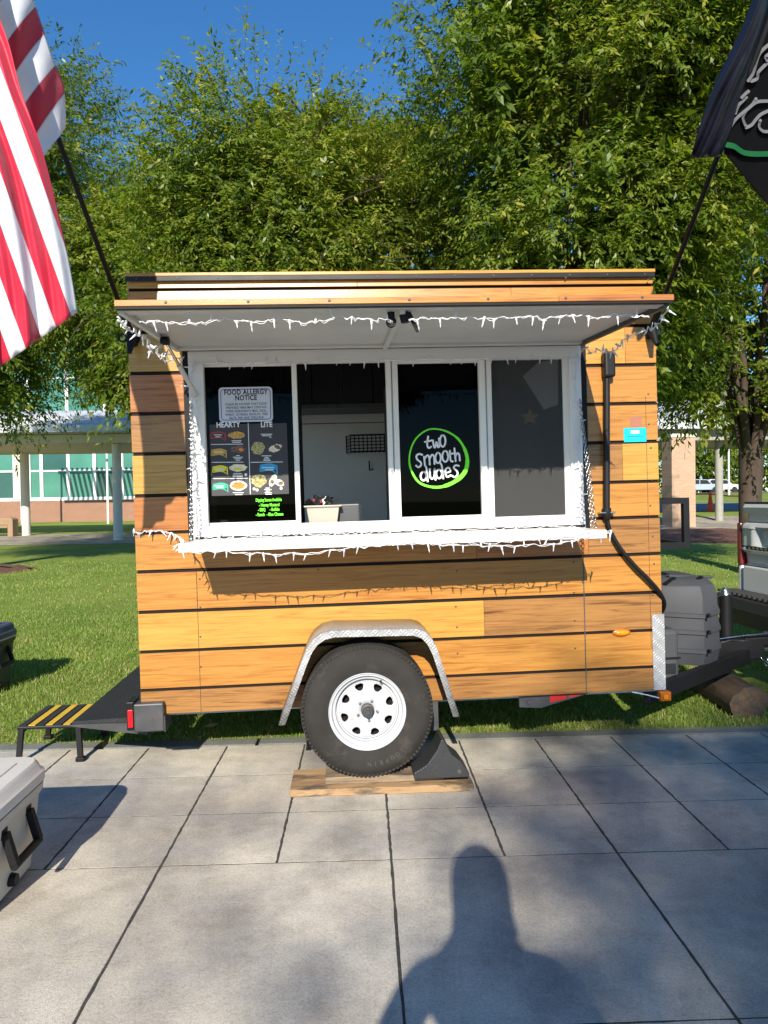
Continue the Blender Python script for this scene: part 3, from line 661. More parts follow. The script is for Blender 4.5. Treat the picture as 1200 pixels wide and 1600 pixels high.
blob((612, 830), 62, 58, M['food_salad'], 'food_picture'); blob((620, 1135), 68, 58, M['food_salad'], 'food_picture'); blob((770, 830), 62, 32, M['food_tan'], 'food_picture', wob=.2, rot=.3); blob((790, 820), 34, 16, M['food_dark'], 'food_picture', .0060, .2, rot=-.5)
blob((750, 1130), 30, 60, M['food_tan'], 'food_picture', rot=-.5); blob((805, 1150), 48, 30, M['food_tan'], 'food_picture', .00585, .1, rot=-.4); blob((742, 1142), 18, 20, M['food_dark'], 'food_picture', .0061, .2); blob((822, 1155), 24, 18, M['food_dark'], 'food_picture', .0061, .2)
for (cx, cy, mt) in ((240, 718, 'inkred'), (248, 876, 'inkgold'), (258, 1032, 'inkyel'), (262, 1192, 'inkgreen'), (708, 1020, 'inkblue')):
    k = 1.15 if mt == 'inkblue' else 1.0; mb = MB()
    top = [(-68, 22), (-62, -26), (0, -36), (30, -34), (66, -22), (70, 44), (36, 16), (0, 10), (-40, 16), (-68, 22)]
    ribbon(mb, [mz(cx+x*k, cy+y*k) for x, y in top], .0085); mb.build('banner', M[mt], men, recalc=False)
    if mt in ('inkblue', 'inkyel', 'inkgreen', 'inkgold'):
        MB().add([mz(cx+x*k, cy+y*k-6, .0055) for x, y in ((-58, 14), (-54, -22), (54, -22), (58, 14))], [(0, 1, 2, 3)]).build('banner_fill', M[mt], men, recalc=False)
mb = MB()
for (cx, cy, wd) in ((240, 708, 70), (240, 726, 40), (245, 868, 70), (250, 1024, 90), (262, 1038, 60), (252, 1180, 80), (258, 1196, 60), (700, 1012, 110), (714, 1032, 70), (412, 762, 86), (412, 776, 74), (425, 900, 30), (425, 915, 86), (425, 929, 60), (425, 943, 34),
                     (422, 1066, 72), (425, 1080, 92), (425, 1094, 90), (430, 1243, 100), (432, 1260, 64), (690, 702, 100), (692, 716, 84), (728, 730, 20), (690, 902, 84), (690, 917, 30), (692, 931, 50), (694, 944, 62), (702, 1200, 40), (704, 1214, 66), (704, 1228, 40), (706, 1243, 60), (708, 1257, 54)):
    x = cx-wd/2
    while x < cx+wd/2:
        e = min(cx+wd/2, x+random.uniform(8, 22)); ribbon(mb, [mz(x, cy, .0062), mz(e, cy, .0062)], .0042); x = e+5
tag(mb.build('caption', M['chalk'], men, recalc=False), kind='stuff')
for c in ((498, 1075), (575, 1208), (603, 1218), (825, 1203)): blob(c, 13, 13, M['chalk'], 'round_mark', .0062, .02, 14)
q0 = T(418, 797, .006)
sau = TR
for s, px, py in (('Dipping Sauces Available', 710, 1310), ('- Honey Mustard', 715, 1357), ('- BBQ', 645, 1402), ('- Buffalo', 765, 1398), ('- Ranch', 632, 1447), ('- Blue Cheese', 768, 1443)):
    p = mz(px, py); o = letter(sau, s, .0255, p.x, .0062, p.z, M['lime'], .58 if len(s) > 20 else .66, .0006, name='sauce_lettering' if sau is TR else 'lettering')
    sau = o if sau is TR else sau
# round logo on the third pane (zoom crop at 620,560, scale 4)
def lz(x, y, n=.0062): return T(620+x/4, 560+y/4, n)
logo = MB(); ring = [(205, 443), (300, 452), (380, 500), (425, 570), (441, 640), (425, 710), (370, 765), (290, 800), (215, 803), (140, 775), (95, 710), (78, 640), (90, 560), (130, 490)]
wd = [.010, .012, .016, .022, .026, .028, .024, .018, .015, .014, .012, .010, .010, .010]
rp = smooth_line([lz(*p) for p in ring], 5, True); ww = [wd[int(i/5) % 14]*.9 for i in range(len(rp))]
ribbon(logo, rp, ww); lg = logo.build('logo_ring', M['lime'], TR, recalc=False); lg['label'] = 'lime green hand-drawn ring decal'
def ell(cx, cy, rx, ry, n=14): return [(cx+rx*math.sin(2*math.pi*k/n), cy-ry*math.cos(2*math.pi*k/n)) for k in range(n+1)]
strokes = [[(196, 488), (190, 540), (200, 560), (214, 552)], [(176, 522), (222, 512)], [(226, 512), (232, 550), (240, 556), (248, 522), (256, 552), (266, 548), (264, 500)], ell(287, 516, 17, 36),
    [(158, 602), (138, 597), (122, 612), (130, 634), (150, 650), (150, 670), (134, 680), (121, 670)], [(170, 614), (176, 670)], [(174, 628), (190, 606), (202, 618), (206, 664)], [(205, 628), (218, 604), (232, 612), (236, 660)], ell(258, 622, 17, 32), ell(303, 612, 18, 34),
    [(332, 578), (336, 636), (350, 644)], [(316, 602), (352, 594)], [(360, 562), (368, 642)], [(366, 612), (378, 592), (390, 602), (394, 638)],
    ell(167, 736, 18, 27), [(178, 672), (186, 692), (193, 768)], [(206, 692), (208, 738), (220, 752), (234, 738), (236, 690)], [(236, 690), (242, 758)], ell(264, 722, 18, 27), [(272, 655), (282, 676), (290, 750)],
    [(304, 716), (334, 706), (326, 684), (308, 690), (303, 714), (314, 740), (338, 730)], [(388, 672), (368, 668), (356, 684), (376, 704), (380, 726), (362, 742), (346, 734)]]
lw = MB()
for st in strokes: ribbon(lw, smooth_line([lz(x, y, .0066) for x, y in st], 4), .0105)
lw.build('logo_lettering', M['chalk'], TR, recalc=False)
# things seen inside the panes
MB().add([T(x, y, -.008) for x, y in ((817, 588), (842, 565), (872, 562), (872, 632), (850, 640))], [(0, 1, 2, 3, 4)]).build('hanging_paper', pm('aged paper', (.28, .28, .27), .8), TR)
mb = MB(); stp = [T(828+16*math.sin(t)*(1 if k % 2 == 0 else .45), 652-14*math.cos(t)*(1 if k % 2 == 0 else .45), -.009) for k, t in enumerate([2*math.pi*q/10 for q in range(10)])]
mb.add(stp, [tuple(range(10))]).build('star_cutout', pm('dull gold card', (.18, .11, .03), .8), TR)
MB().prism([(.44, 1.09), (.60, 1.09), (.58, 1.27), (.50, 1.30), (.45, 1.26)], .10, .16).build('hanging_apron', M['maroon'], TR, bevel=.01)
MB().add([T(x, y, -.02) for x, y in ((318, 618), (336, 612), (345, 636), (326, 648))], [(0, 1, 2, 3)]).build('red_card', M['inkred'], TR)

# wheel, fender
WU, WN, WW = 1.274, .30, .045; WR = .358
tp = [(.205, .0), (.222, .010), (.26, .022), (.30, .024), (.325, .014), (.343, -.006)]
for k in range(6):
    n0 = -.012-k*.034; tp += [(WR, n0), (WR, n0-.026), (WR-.009, n0-.028), (WR-.009, n0-.033)]
tp += [(.343, -.222), (.30, -.245), (.22, -.23), (.205, -.22)]
ww_ = MB(); rim = [(.209, .012), (.209, .004), (.196, .002), (.190, -.018), (.176, -.022), (.172, -.050), (.165, -.050)]
ww_.lathe(rim, (WU, -WN, WW), 'y', 64)
# dished disc with eight real openings
TH, rs = 384, [.033, .060, .085, .092]+[.096+.0028*q for q in range(21)]+[.158, .165]
def dz(r): return -.030 if r < .086 else (-.030-.012*math.sin((r-.086)/.079*math.pi/2)-(.010 if r > .15 else 0))
vs = [(WU+r*math.cos(2*math.pi*k/TH), -WN-dz(r), WW+r*math.sin(2*math.pi*k/TH)) for r in rs for k in range(TH)]; fs = []
for i in range(len(rs)-1):
    rm = (rs[i]+rs[i+1])/2
    for k in range(TH):
        a = ((k+.5)/TH*8+.12) % 1.0-.5
        yy = (rm-.128)/.0195; hw = (.215+.045*yy)*max(0, 1-abs(yy)**3)**.5
        if abs(yy) < 1 and abs(a) < hw: continue
        fs.append((i*TH+k, i*TH+(k+1) % TH, (i+1)*TH+(k+1) % TH, (i+1)*TH+k))
ww_.add(vs, fs)
wheel = ww_.build('wheel', M['rim'], TR, smooth=30)
sol = wheel.modifiers.new('solid', 'SOLIDIFY'); sol.thickness = .004
ty = MB().lathe(tp, (WU, -WN, WW), 'y', 96).build('tyre', M['tyre'], wheel, smooth=35)
MB().lathe([(0, -.10), (.17, -.10), (.17, -.06)], (WU, -WN, WW), 'y', 48).build('brake_drum', M['gap'], wheel)
tr_ = MB()
for k in range(96):     # tread blocks on the shoulder
    t = 2*math.pi*k/96; c, s_ = math.cos(t), math.sin(t); d = Vector((c, 0, s_)); q = Vector((-s_, 0, c)); p = Vector((WU, -WN, WW))+d*.3475
    tr_.bar(p+Vector((0, -.006, 0)), p+Vector((0, .030, 0)), .013, .014, d)
tr_.build('tread_block', M['tyre'], wheel)
hub = MB().lathe([(0, .030), (.012, .030), (.014, .022), (.024, .022), (.027, .015), (.027, -.004), (.035, -.006), (.036, -.032)], (WU+.002, -WN, WW), 'y', 28).build('hub', M['steel'], wheel, smooth=30)
nut = MB().lathe([(0, .016), (.006, .015), (.009, .008), (.0095, -.006)], (0, 0, 0), 'y', 6).mesh('lug_nut', M['chrome'])
for k in range(5):
    t = R(62+72*k); o = link('lug_nut', nut, None, wheel); o.location = (WU+.056*math.cos(t), -WN+.028, WW+.056*math.sin(t))
MB().tube([(WU+.075, -WN+.03, WW+.150), (WU+.078, -WN-.012, WW+.165)], .005, 6).build('valve_stem', M['black'], wheel)
tl = MB()
for k, ch in enumerate('LOUPRIN'):
    me = text_mesh(ch, .036, .8, 'CENTER', .0006); a = R(-50-k*6.6); 
    for v in me.vertices:
        x, y, _ = v.co; rr_ = .277+y; v.co = (WU+rr_*math.cos(a)+x*math.sin(a), -WN-.0262, WW+rr_*math.sin(a)-x*math.cos(a))
    b = len(tl.v); tl.v += [tuple(v.co) for v in me.vertices]; tl.f += [tuple(b+i for i in p.vertices) for p in me.polygons]; bpy.data.meshes.remove(me)
tl.build('tyre_lettering', pm('scuffed tyre lettering', (.068, .062, .056), .85, spec=.2), wheel, recalc=False)
fp = [(.812, .005), (.944, .335), (.975, .405), (1.005, .445), (1.045, .472), (1.10, .484), (1.55, .474), (1.592, .458), (1.622, .425), (1.65, .365), (1.757, .003)]
fo = [(.800, .005), (.933, .340), (.965, .412), (.998, .455), (1.041, .484), (1.10, .496), (1.552, .486), (1.598, .469), (1.632, .431), (1.661, .368), (1.770, .003)]
fen = MB(); n_ = len(fp)
vs = [(p[0], -.012, p[1]) for p in fo]+[(p[0], -.315, p[1]) for p in fo]+[(p[0], -.325, p[1]-.004) for p in fo]+[(p[0]*.93+1.28*.07, -.325, p[1]*.93-.004) for p in fo]+[(p[0]*.93+1.28*.07, -.318, p[1]*.93-.004) for p in fo]
fen.add(vs, [(r*n_+i, r*n_+i+1, (r+1)*n_+i+1, (r+1)*n_+i) for r in range(4) for i in range(n_-1)])
fo_ = fen.build('fender', M['galv'], TR, smooth=30); s2 = fo_.modifiers.new('solid', 'SOLIDIFY'); s2.thickness = .004

# rear corner: light box, tread platform
tlb = MB().box(-.03, .135, -.055, .12, -.085, .075).build('light_box', M['steel'], TR, bevel=.008)
MB().box(-.072, -.031, -.045, .08, -.075, .085).build('bracket_plate', M['blackmetal'], tlb, bevel=.004)
MB().box(-.062, -.034, -.0575, -.046, -.055, .045).build('red_lens', M['redlens'], tlb, bevel=.003)
MB().box(.136, .142, -.05, .10, -.09, .00).build('end_tab', M['steel'], tlb)
plf = MB().prism([(.0, -.045), (-.43, -.055), (-.43, -.067), (.0, -.075)], .12, 1.62).build('tread_platform', M['blackplate'], TR)
MB().prism([(.0, -.076), (-.43, -.068), (-.43, -.078), (.0, -.150)], .10, .125).build('platform_brace', M['steel'], plf)

# power inlet: conduit, box and cable
cd = MB().tube([T(948, 585, .035), T(948, 802, .035)], .0185, 14).build('conduit', M['blackmetal'], TR, smooth=40)
pb = T(946, 552, 0); pe = T(946, 592, 0)
tb('inlet_box', M['blackmetal'], [(pb.x-.033, pb.x+.033, .008, .072, pe.z, pb.z)], cd, bevel=.014, seg=3)
cl = T(948, 801, .035); MB().lathe([(.020, .028), (.026, .026), (.027, .0), (.023, -.03), (.016, -.045), (0, -.045)], tuple(cl), 'z', 16).build('conduit_collar', M['blackmetal'], cd, smooth=40)
tb('conduit_clamp', M['chrome'], [(cl.x-.046, cl.x+.046, .007, .058, cl.z-.006, cl.z+.006)], cd, bevel=.004)
cab = smooth_line([T(949, 812, .035), T(953, 828, .035), T(968, 855, .04), T(990, 882, .045), T(1012, 904, .045), T(1030, 925, .03), T(1038, 945, -.03), T(1030, 962, -.12)], 6)
MB().tube(cab, .0125, 10).build('power_cable', M['black'], TR, smooth=True)
# stickers, markers, corner plate
p0, p1 = T(975, 691, .007), T(1010, 668, .007)
stk = tb('permit_sticker', M['cyan'], [(p0.x, p1.x, .0062, .0068, p0.z, p1.z)])
tb('white_label', M['paper'], [(p0.x+.042, p0.x+.094, .0070, .0072, p0.z+.050, p0.z+.070)], stk)
letter(stk, '2026', .020, p0.x+.068, .0075, p0.z+.060, M['ink'], .9)
mb = MB(); ribbon(mb, [(p0.x+.015+.008*math.cos(t), -.0071, p1.z-.016+.008*math.sin(t)) for t in [2*math.pi*k/10 for k in range(11)]], .002)
for k in range(6): ribbon(mb, [(p0.x+.025+k*.016, -.0071, p0.z+.034), (p0.x+.036+k*.016, -.0071, p0.z+.033)], .006)
ribbon(mb, [(p0.x+.04, -.0071, p1.z-.010), (p0.x+.10, -.0071, p1.z-.010)], .004); mb.build('sticker_print', M['cyanink'], stk, recalc=False)
q0, q1 = T(985, 667.5, .007), T(1002, 650, .007)
tb('brown_sticker', M['brownstick'], [(q0.x, q1.x, .0062, .0068, q0.z+.003, q1.z)])
am = T(970, 988, 0)
mk = MB().sphere((am.x, -.010, am.z), 1.0, 20, 10, (.056, .010, .024)).build('marker_light', M['amberdark'], TR, smooth=True)
MB().sphere((am.x+.002, -.016, am.z), 1.0, 20, 10, (.042, .010, .015)).build('amber_lens', M['amber'], mk, smooth=True)
d0, d1 = T(1017, 963, .012), T(1041, 1076, .012)
tb('corner_plate', M['galv'], [(2.993, L_+.010, .0095, .0125, .0, .452), (L_+.006, L_+.0095, -.08, .0095, .0, .452)])
cm = tb('corner_marker', M['amberdark'], [(3.02, 3.085, .0, .045, -.060, -.006)], bevel=.005)
tb('amber_lens', M['amber'], [(3.035, 3.065, .0455, .052, -.048, -.02)], cm, bevel=.003)
MB().tube(smooth_line([(2.86, -.01, -.005), (2.93, -.015, -.02), (3.02, -.02, -.045)], 4), .004, 6).build('marker_wire', M['wirewhite'], TR)

# flag pole brackets on both upper corners
for uu in (.035, 3.012):
    b = MB(); b.lathe([(.0, .012), (.034, .012), (.034, .0065)], (uu, 0, 2.13), 'y', 16)
    ax = Vector((-.09 if uu < 1 else .03, -.72, .71)).normalized(); c = Vector((uu, -.04, 2.12))
    b.tube([c-ax*.04, c+ax*.16], .020, 12); b.tube([c+Vector((0, -.02, 0)), c+Vector((0, -.07, -.09))], [.028, .012], 10)
    b.lathe([(.016, -.006), (.026, -.006), (.026, .006), (.016, .006)], (uu-.045 if uu < 1 else uu+.03, -.07, 2.12), 'y', 14, True)
    b.build('pole_bracket', M['black'], TR, smooth=40)

# tongue, jack, gas-bottle cover, front rack
HU, HN = 4.32, -1.09
for nn in (-.16, -2.02):
    MB().bar((3.02, -nn, -.085), (HU-.12, -(HN+(.06 if nn > -1 else -.06)), -.075), .05, .105).build('drawbar', M['blackmetal'], TR, bevel=.006)
MB().prism([(3.85, -.13), (3.80, .00), (4.05, .06), (4.20, .05), (4.32, .0), (4.32, -.10)], 1.00, 1.18).build('tongue_plate', M['blackmetal'], TR, bevel=.01)
cp = MB().bar((4.18, 1.09, .02), (4.50, 1.09, .03), .12, .09).build('coupler', M['blackmetal'], TR, bevel=.02)
jk = MB().tube([(4.07, 1.09, .02), (4.07, 1.09, .385)], .046, 18).build('jack', M['blackmetal'], TR, smooth=40)
MB().tube([(4.07, 1.09, -.345), (4.07, 1.09, .02)], .030, 14).build('jack_leg', M['steel'], jk, smooth=40)
MB().tube([(4.07, 1.09, .385), (4.07, 1.09, .41), (4.07, 1.09, .44)], [.04, .03, .012], 12).build('jack_cap', M['chrome'], jk, smooth=40)
MB().tube([(4.07, 1.09, .425), (4.03, 1.05, .425), (3.99, 1.0, .39), (3.90, .96, .385)], .008, 8).build('jack_crank', M['chrome'], jk)
MB().box(3.98, 4.16, 1.0, 1.18, .035, .048).build('jack_flange', M['steel'], jk)
def cover_ring(w, k, sh=0.0):
    pl = [(3.30, .82), (3.33, .72), (3.40, .66), (3.645, .60), (3.80, .68), (3.86, .82), (3.86, 1.30), (3.80, 1.42), (3.40, 1.42), (3.30, 1.28)]
    c = (3.62, 1.05); return [(c[0]+(x-c[0])*k, c[1]+(y-c[1])*k, w+sh*max(0, (.75-y))) for x, y in pl]
cv = MB(); lev = [(-.01, .80), (.0, .93), (.085, .975), (.09, 1.0), (.115, 1.0), (.12, .97), (.215, .97), (.22, 1.0), (.245, 1.0), (.25, .965), (.33, .96), (.335, .99), (.36, .99), (.365, .95), (.455, .94), (.515, .88), (.55, .76), (.565, .50), (.57, .15)]
vs = [];
for w, k in lev: vs += cover_ring(w, k, -.25 if w < .45 else 0)
nr = 10; cv.add(vs, [(i*nr+j, i*nr+(j+1) % nr, (i+1)*nr+(j+1) % nr, (i+1)*nr+j) for i in range(len(lev)-1) for j in range(nr)]+[tuple(range((len(lev)-1)*nr, len(lev)*nr))])
gc = cv.build('gas_bottle_cover', M['plasticgrey'], TR, smooth=28); gc['label'] = 'ribbed dark grey gas bottle cover'
MB().bar((3.50, .84, .573), (3.86, .90, .545), .05, .02).build('cover_ridge', M['plasticgrey'], gc, bevel=.008)
for u_ in (3.42, 3.62): MB().bar((u_, .72, .530), (u_+.10, .78, .565), .03, .012).build('cover_slot', M['black'], gc)
for w in (.095, .225, .340): MB().box(3.652, 3.668, .565, .590, w-.03, w-.005).build('cover_clip', M['black'], gc)
bb = MB().box(3.19, 3.37, .42, .60, -.12, .27).build('battery_box', M['plasticgrey'], TR, bevel=.03, seg=3)
MB().box(3.185, 3.375, .413, .419, .075, .088).build('box_strap', M['black'], bb)
MB().box(3.27, 3.34, .412, .419, -.02, .045).build('box_latch', M['dark'], bb)
rk = MB(); RN0, RN1 = -.55, -1.35; ru0, ru1, rw0, rw1 = 3.10, 3.515, .815, 1.115
for nn in (RN0,):
    rk.bar((ru0-.05, -nn, rw1), (ru1, -nn, rw1), .04, .04); rk.bar((ru0-.05, -nn, rw0), (ru1, -nn, rw0), .04, .04); rk.bar((ru1-.02, -nn, rw0+.02), (ru1-.02, -nn, rw1-.02), .04, .04, (0, 1, 0))
    rk.bar((ru1-.02, -nn+.02, rw1), (ru1-.02, -RN1, rw1), .04, .04); rk.bar((ru1-.02, -nn+.02, rw0), (ru1-.02, -RN1, rw0), .04, .04)
    rk.bar((ru0-.05, -RN1, rw1), (ru1, -RN1, rw1), .04, .04); rk.bar((ru0-.05, -RN1, rw0), (ru1, -RN1, rw0), .04, .04)
rk.build('equipment_rack', M['blackmetal'], TR)
chain([(4.30, 1.0, -.10), (4.40, .95, -.26), (4.55, .92, -.28), (4.72, .95, -.05)], 'safety_chain', M['chrome'], TR, .035, .005)
chain([(4.32, .96, -.10), (4.45, .88, -.30), (4.62, .86, -.24), (4.80, .9, .0)], 'safety_chain', M['chrome'], TR, .035, .005)
MB().tube(smooth_line([(3.95, .98, .07), (4.2, .98, .09), (4.42, .98, .085), (4.62, .95, .02), (4.7, .95, -.04)], 4), .006, 6).build('brake_cable', M['chrome'], TR)
MB().tube([(4.46, 1.0, .06), (4.44, 1.0, .14), (4.47, 1.0, .20)], [.03, .02, .012], 8).tube([(4.47, 1.0, .07), (4.53, 1.0, .20)], [.022, .012], 8).build('cable_hook', M['chrome'], TR, smooth=40)

# ------------------------------------------------------------------ string lights (each strand a thing: cord and bulbs)
bulb_me = MB().lathe([(.0030, .004), (.0046, 0), (.0046, -.016), (.0030, -.018), (.0027, -.030), (.0010, -.040), (0, -.041)], (0, 0, 0), 'z', 8).mesh('bulb', M['wirewhite'], 40)
def strand(label, pts, spacing, hang=(0, 0, -1), sway=.012, tilt=.35, seed=0, double=False, per=8, flip=.2):
    rd = random.Random(seed); root = on_trailer(thing('light_string', label, 'string lights', group='white string lights on the trailer'))
    P = smooth_line([Vector(p) for p in pts], per); mb = MB(); wob = []
    for i, p in enumerate(P):
        wob.append(p+Vector((rd.uniform(-1, 1), rd.uniform(-1, 1), rd.uniform(-1, 1)))*sway*.5)
    mb.tube(smooth_line(wob, 2), .0019, 5)
    if double:
        w2 = [p+Vector((rd.uniform(-1, 1)*.006, rd.uniform(-1, 1)*.006, rd.uniform(-.010, .006))) for p in wob]; mb.tube(smooth_line(w2, 2), .0017, 5)
    mb.build('cord', M['wirewhite'], root, smooth=True)
    acc = 0; nxt = spacing*.5; hd = Vector(hang).normalized()
    for i in range(1, len(wob)):
        acc += (wob[i]-wob[i-1]).length
        if acc > nxt:
            nxt += spacing*rd.uniform(.6, 1.4); d = (hd+Vector((rd.uniform(-1, 1), rd.uniform(-1, 1), rd.uniform(-1, 1)))*tilt).normalized()
            if rd.random() < flip: d = -d
            o = link('bulb', bulb_me, None, root); o.location = wob[i]; o.rotation_euler = d.to_track_quat('-Z', 'Y').to_euler(); k = rd.uniform(.85, 1.2); o.scale = (k, k, k)
    return root
def sag(u0, u1, n, w, k, amp, seed):
    rd = random.Random(seed); return [(u0+(u1-u0)*i/k, -n+rd.uniform(-.01, .01), w-amp*abs(math.sin(i*1.7+seed))+rd.uniform(-.004, .004)) for i in range(k+1)]
strand('white string lights along the front edge of the awning, left half', sag(.36, 1.40, 1.10, 1.955, 9, .018, 1), .088, seed=1, double=True)
strand('white string lights along the front edge of the awning, right half', sag(1.47, 2.52, 1.10, 1.957, 9, .020, 2), .088, seed=2, double=True)
strand('white string lights bundled down the left edge of the awning', [(.285, -1.13, 1.965), (.272, -.98, 1.945), (.285, -.80, 1.955), (.275, -.60, 1.95), (.29, -.40, 1.955), (.285, -.22, 1.975), (.33, -.07, 2.0)], .055, seed=3, double=True, tilt=1.0, sway=.03)
strand('white string lights looped along the right edge of the awning', [(2.59, -1.13, 1.97), (2.60, -.95, 1.93), (2.595, -.72, 1.955), (2.605, -.50, 1.93), (2.60, -.28, 1.965), (2.58, -.07, 2.01)], .075, seed=4, double=True, tilt=.9, sway=.03)
strand('white string lights along the window head, left half', sag(.37, 1.45, .060, 1.990, 10, .022, 5), .085, seed=5, double=True)
strand('white string lights along the window head, right half', sag(1.47, 2.55, .060, 1.990, 10, .022, 6), .085, seed=6, double=True)
strand('white string lights running up the left window jamb', [(.375, -.055, 2.0), (.345, -.065, 1.85), (.385, -.06, 1.70), (.35, -.062, 1.50), (.365, -.06, 1.30), (.352, -.062, 1.15), (.375, -.08, 1.0)], .085, (-1, 0, 0), seed=7, double=True, tilt=.3)
strand('white string lights running up the right window jamb', [(2.565, -.055, 2.0), (2.55, -.058, 1.80), (2.57, -.056, 1.60), (2.55, -.058, 1.40), (2.575, -.056, 1.25), (2.555, -.06, 1.10), (2.56, -.09, 1.0)], .085, (-1, 0, 0), seed=8, double=True, tilt=.3)
strand('white string lights sagging under the shelf, left half', [(.335, -.50, .965), (.42, -.515, .955), (.62, -.52, .945), (.85, -.52, .925), (1.05, -.52, .930), (1.25, -.52, .945), (1.44, -.52, .962)], .085, seed=9, double=True)
strand('white string lights sagging under the shelf, right half', [(1.46, -.52, .958), (1.65, -.52, .948), (1.85, -.52, .935), (2.05, -.52, .928), (2.25, -.52, .930), (2.42, -.52, .955), (2.56, -.50, .975)], .085, seed=10, double=True)
strand('white string lights looping back above the hanging strand at right shelf end', [(1.75, -.525, .955), (1.95, -.525, .945), (2.15, -.525, .958), (2.35, -.525, .968), (2.54, -.505, .985), (2.57, -.48, .98)], .10, seed=11, flip=.5)
strand('white string lights lying along the window sill', sag(.40, 2.52, .075, 1.0, 16, .006, 12), .15, (0, 0, 1), seed=12)
strand('stray end of white string lights at the left body corner', [(.0, -.02, 1.06), (.02, -.03, 1.035), (.10, -.03, 1.045), (.20, -.035, 1.03), (.28, -.10, 1.0), (.33, -.3, .985), (.34, -.48, .985)], .05, seed=13, double=True, tilt=1.0)

# ------------------------------------------------------------------ things on the counter, basket on the wall
def tth(name, label, cat, group=None): return on_trailer(thing(name, label, cat, group=group))
bu = tth('condiment_bin', 'small cream plastic bin full of sauce packets on the counter', 'bin')
b0, b1 = T(478, 815, -.14), T(532, 788, -.14); cu_, wu_ = (b0.x+b1.x)/2, (b1.x-b0.x)/2
vs = []
for k, (w, s, dn) in enumerate(((1.006, .72, .06), (1.135, .90, .075), (1.148, .92, .078), (1.150, 1.06, .09), (1.160, 1.06, .09), (1.160, .9, .072), (1.09, .8, .06))):
    x, y = wu_*s, dn; vs += [(cu_-x, .14-y, w), (cu_+x, .14-y, w), (cu_+x, .14+y, w), (cu_-x, .14+y, w)]
MB().add(vs, [(i*4+j, i*4+(j+1) % 4, (i+1)*4+(j+1) % 4, (i+1)*4+j) for i in range(6) for j in range(4)]+[(24, 25, 26, 27)]).build('bin_body', M['beige'], bu, bevel=.004)
rd = random.Random(3)
for k in range(26):
    mt = (['dark', 'ink', 'dark', 'dark', 'ink', 'dark', 'dark', 'paper', 'dark', 'dark', 'dark', 'inkred', 'dark'][k % 13]); o = MB().box(-.018, .018, -.003, .003, -.03, .03).build('sauce_packet', M[mt], bu, bevel=.002)
    o.location = (cu_+rd.uniform(-.8, .8)*wu_, .14+rd.uniform(-.05, .05), 1.152+rd.uniform(0, .04)); o.rotation_euler = (rd.uniform(-.9, .9), rd.uniform(-1.2, 1.2), rd.uniform(-1, 1))
nd = tth('napkin_dispenser', 'grey box-shaped napkin dispenser beside the cream bin', 'dispenser')
n0_, n1_ = T(527, 815, -.16), T(562, 786, -.16)
MB().box(n0_.x, n1_.x, .13, .27, 1.006, 1.165).build('dispenser_body', M['greyplastic'], nd, bevel=.010, seg=3)
MB().box(n0_.x+.012, n1_.x-.012, .126, .1305, 1.02, 1.145).build('dispenser_face', M['greyplastic'], nd, bevel=.002)
MB().box(n1_.x+.001, n1_.x+.008, .14, .26, 1.01, 1.155).build('dispenser_side', M['dark'], nd)
wb = tth('wire_basket', 'black wire grid basket hanging on the inner wall', 'basket')
k0, k1 = T(548, 706, -1.95), T(640, 678, -1.95); mb = MB()
for i in range(15):
    u = k0.x+(k1.x-k0.x)*i/14; mb.tube([(u, 1.95, k0.z), (u, 1.95, k1.z)], .004, 4); mb.tube([(u, 1.95, k0.z), (u, 2.10, k0.z)], .004, 4)
for j in range(6):
    w = k0.z+(k1.z-k0.z)*j/5; mb.tube([(k0.x, 1.95, w), (k1.x, 1.95, w)], .004 if 0 < j < 5 else .007, 4); mb.tube([(k0.x-.03, 2.12, w), (k0.x, 1.95, w)], .004, 4)
mb.tube([(k0.x-.03, 2.12, k0.z), (k0.x-.03, 2.12, k1.z+.01)], .006, 4); mb.build('wire_grid', M['black'], wb)
hk = tth('wall_hook', 'small black hook on the inner wall below the wire basket', 'hook')
h0 = T(577, 727, -2.12); MB().tube([(h0.x, 2.12, h0.z+.04), (h0.x, 2.11, h0.z-.03), (h0.x, 2.08, h0.z-.045), (h0.x+.03, 2.06, h0.z-.04)], .006, 6).build('hook_wire', M['black'], hk)

# ------------------------------------------------------------------ flags on their poles
FB = Vector((.035, -.04, 2.12)); FD = Vector((-.09, -.72, .71)).normalized()
fl = tth('flag', 'large red and white striped flag hanging from a black pole at the left corner', 'flag')
MB().tube([FB+FD*.02, FB+FD*1.9], [.0135, .011], 10).build('flag_pole', M['black'], fl, smooth=True)
def flagmat():
    ma, t, b = nt('striped flag nylon'); uv = N(t, 'ShaderNodeUVMap'); sx = N(t, 'ShaderNodeSeparateXYZ'); t.links.new(uv.outputs[0], sx.inputs[0])
    mo = N(t, 'ShaderNodeMath', operation='FRACT'); t.links.new(sx.outputs['X'], mo.inputs[0])
    c = ramp(t, mo.outputs[0], [(0.0, (.62, .60, .63)), (0.022, (.80, .80, .83)), (0.478, (.66, .64, .67)), (0.5, (.46, .006, .036)), (0.522, (.58, .008, .045)), (0.978, (.48, .007, .038))], 'CONSTANT')
    n = N(t, 'ShaderNodeTexNoise', Scale=5.0, Detail=3.0); t.links.new(coord(t), n.inputs['Vector'])
    t.links.new(c, b.inputs['Base Color']); b.inputs['Roughness'].default_value = .5; b.inputs['Sheen Weight'].default_value = .3
    bump(t, b, n.outputs[0], .4, .02)
    tl_ = N(t, 'ShaderNodeBsdfTranslucent'); t.links.new(c, tl_.inputs[0]); mx = N(t, 'ShaderNodeMixShader'); mx.inputs[0].default_value = .22
    t.links.new(b.outputs[0], mx.inputs[1]); t.links.new(tl_.outputs[0], mx.inputs[2]); t.links.new(mx.outputs[0], t.nodes['Material Output'].inputs[0]); return ma
M['flag'] = flagmat()
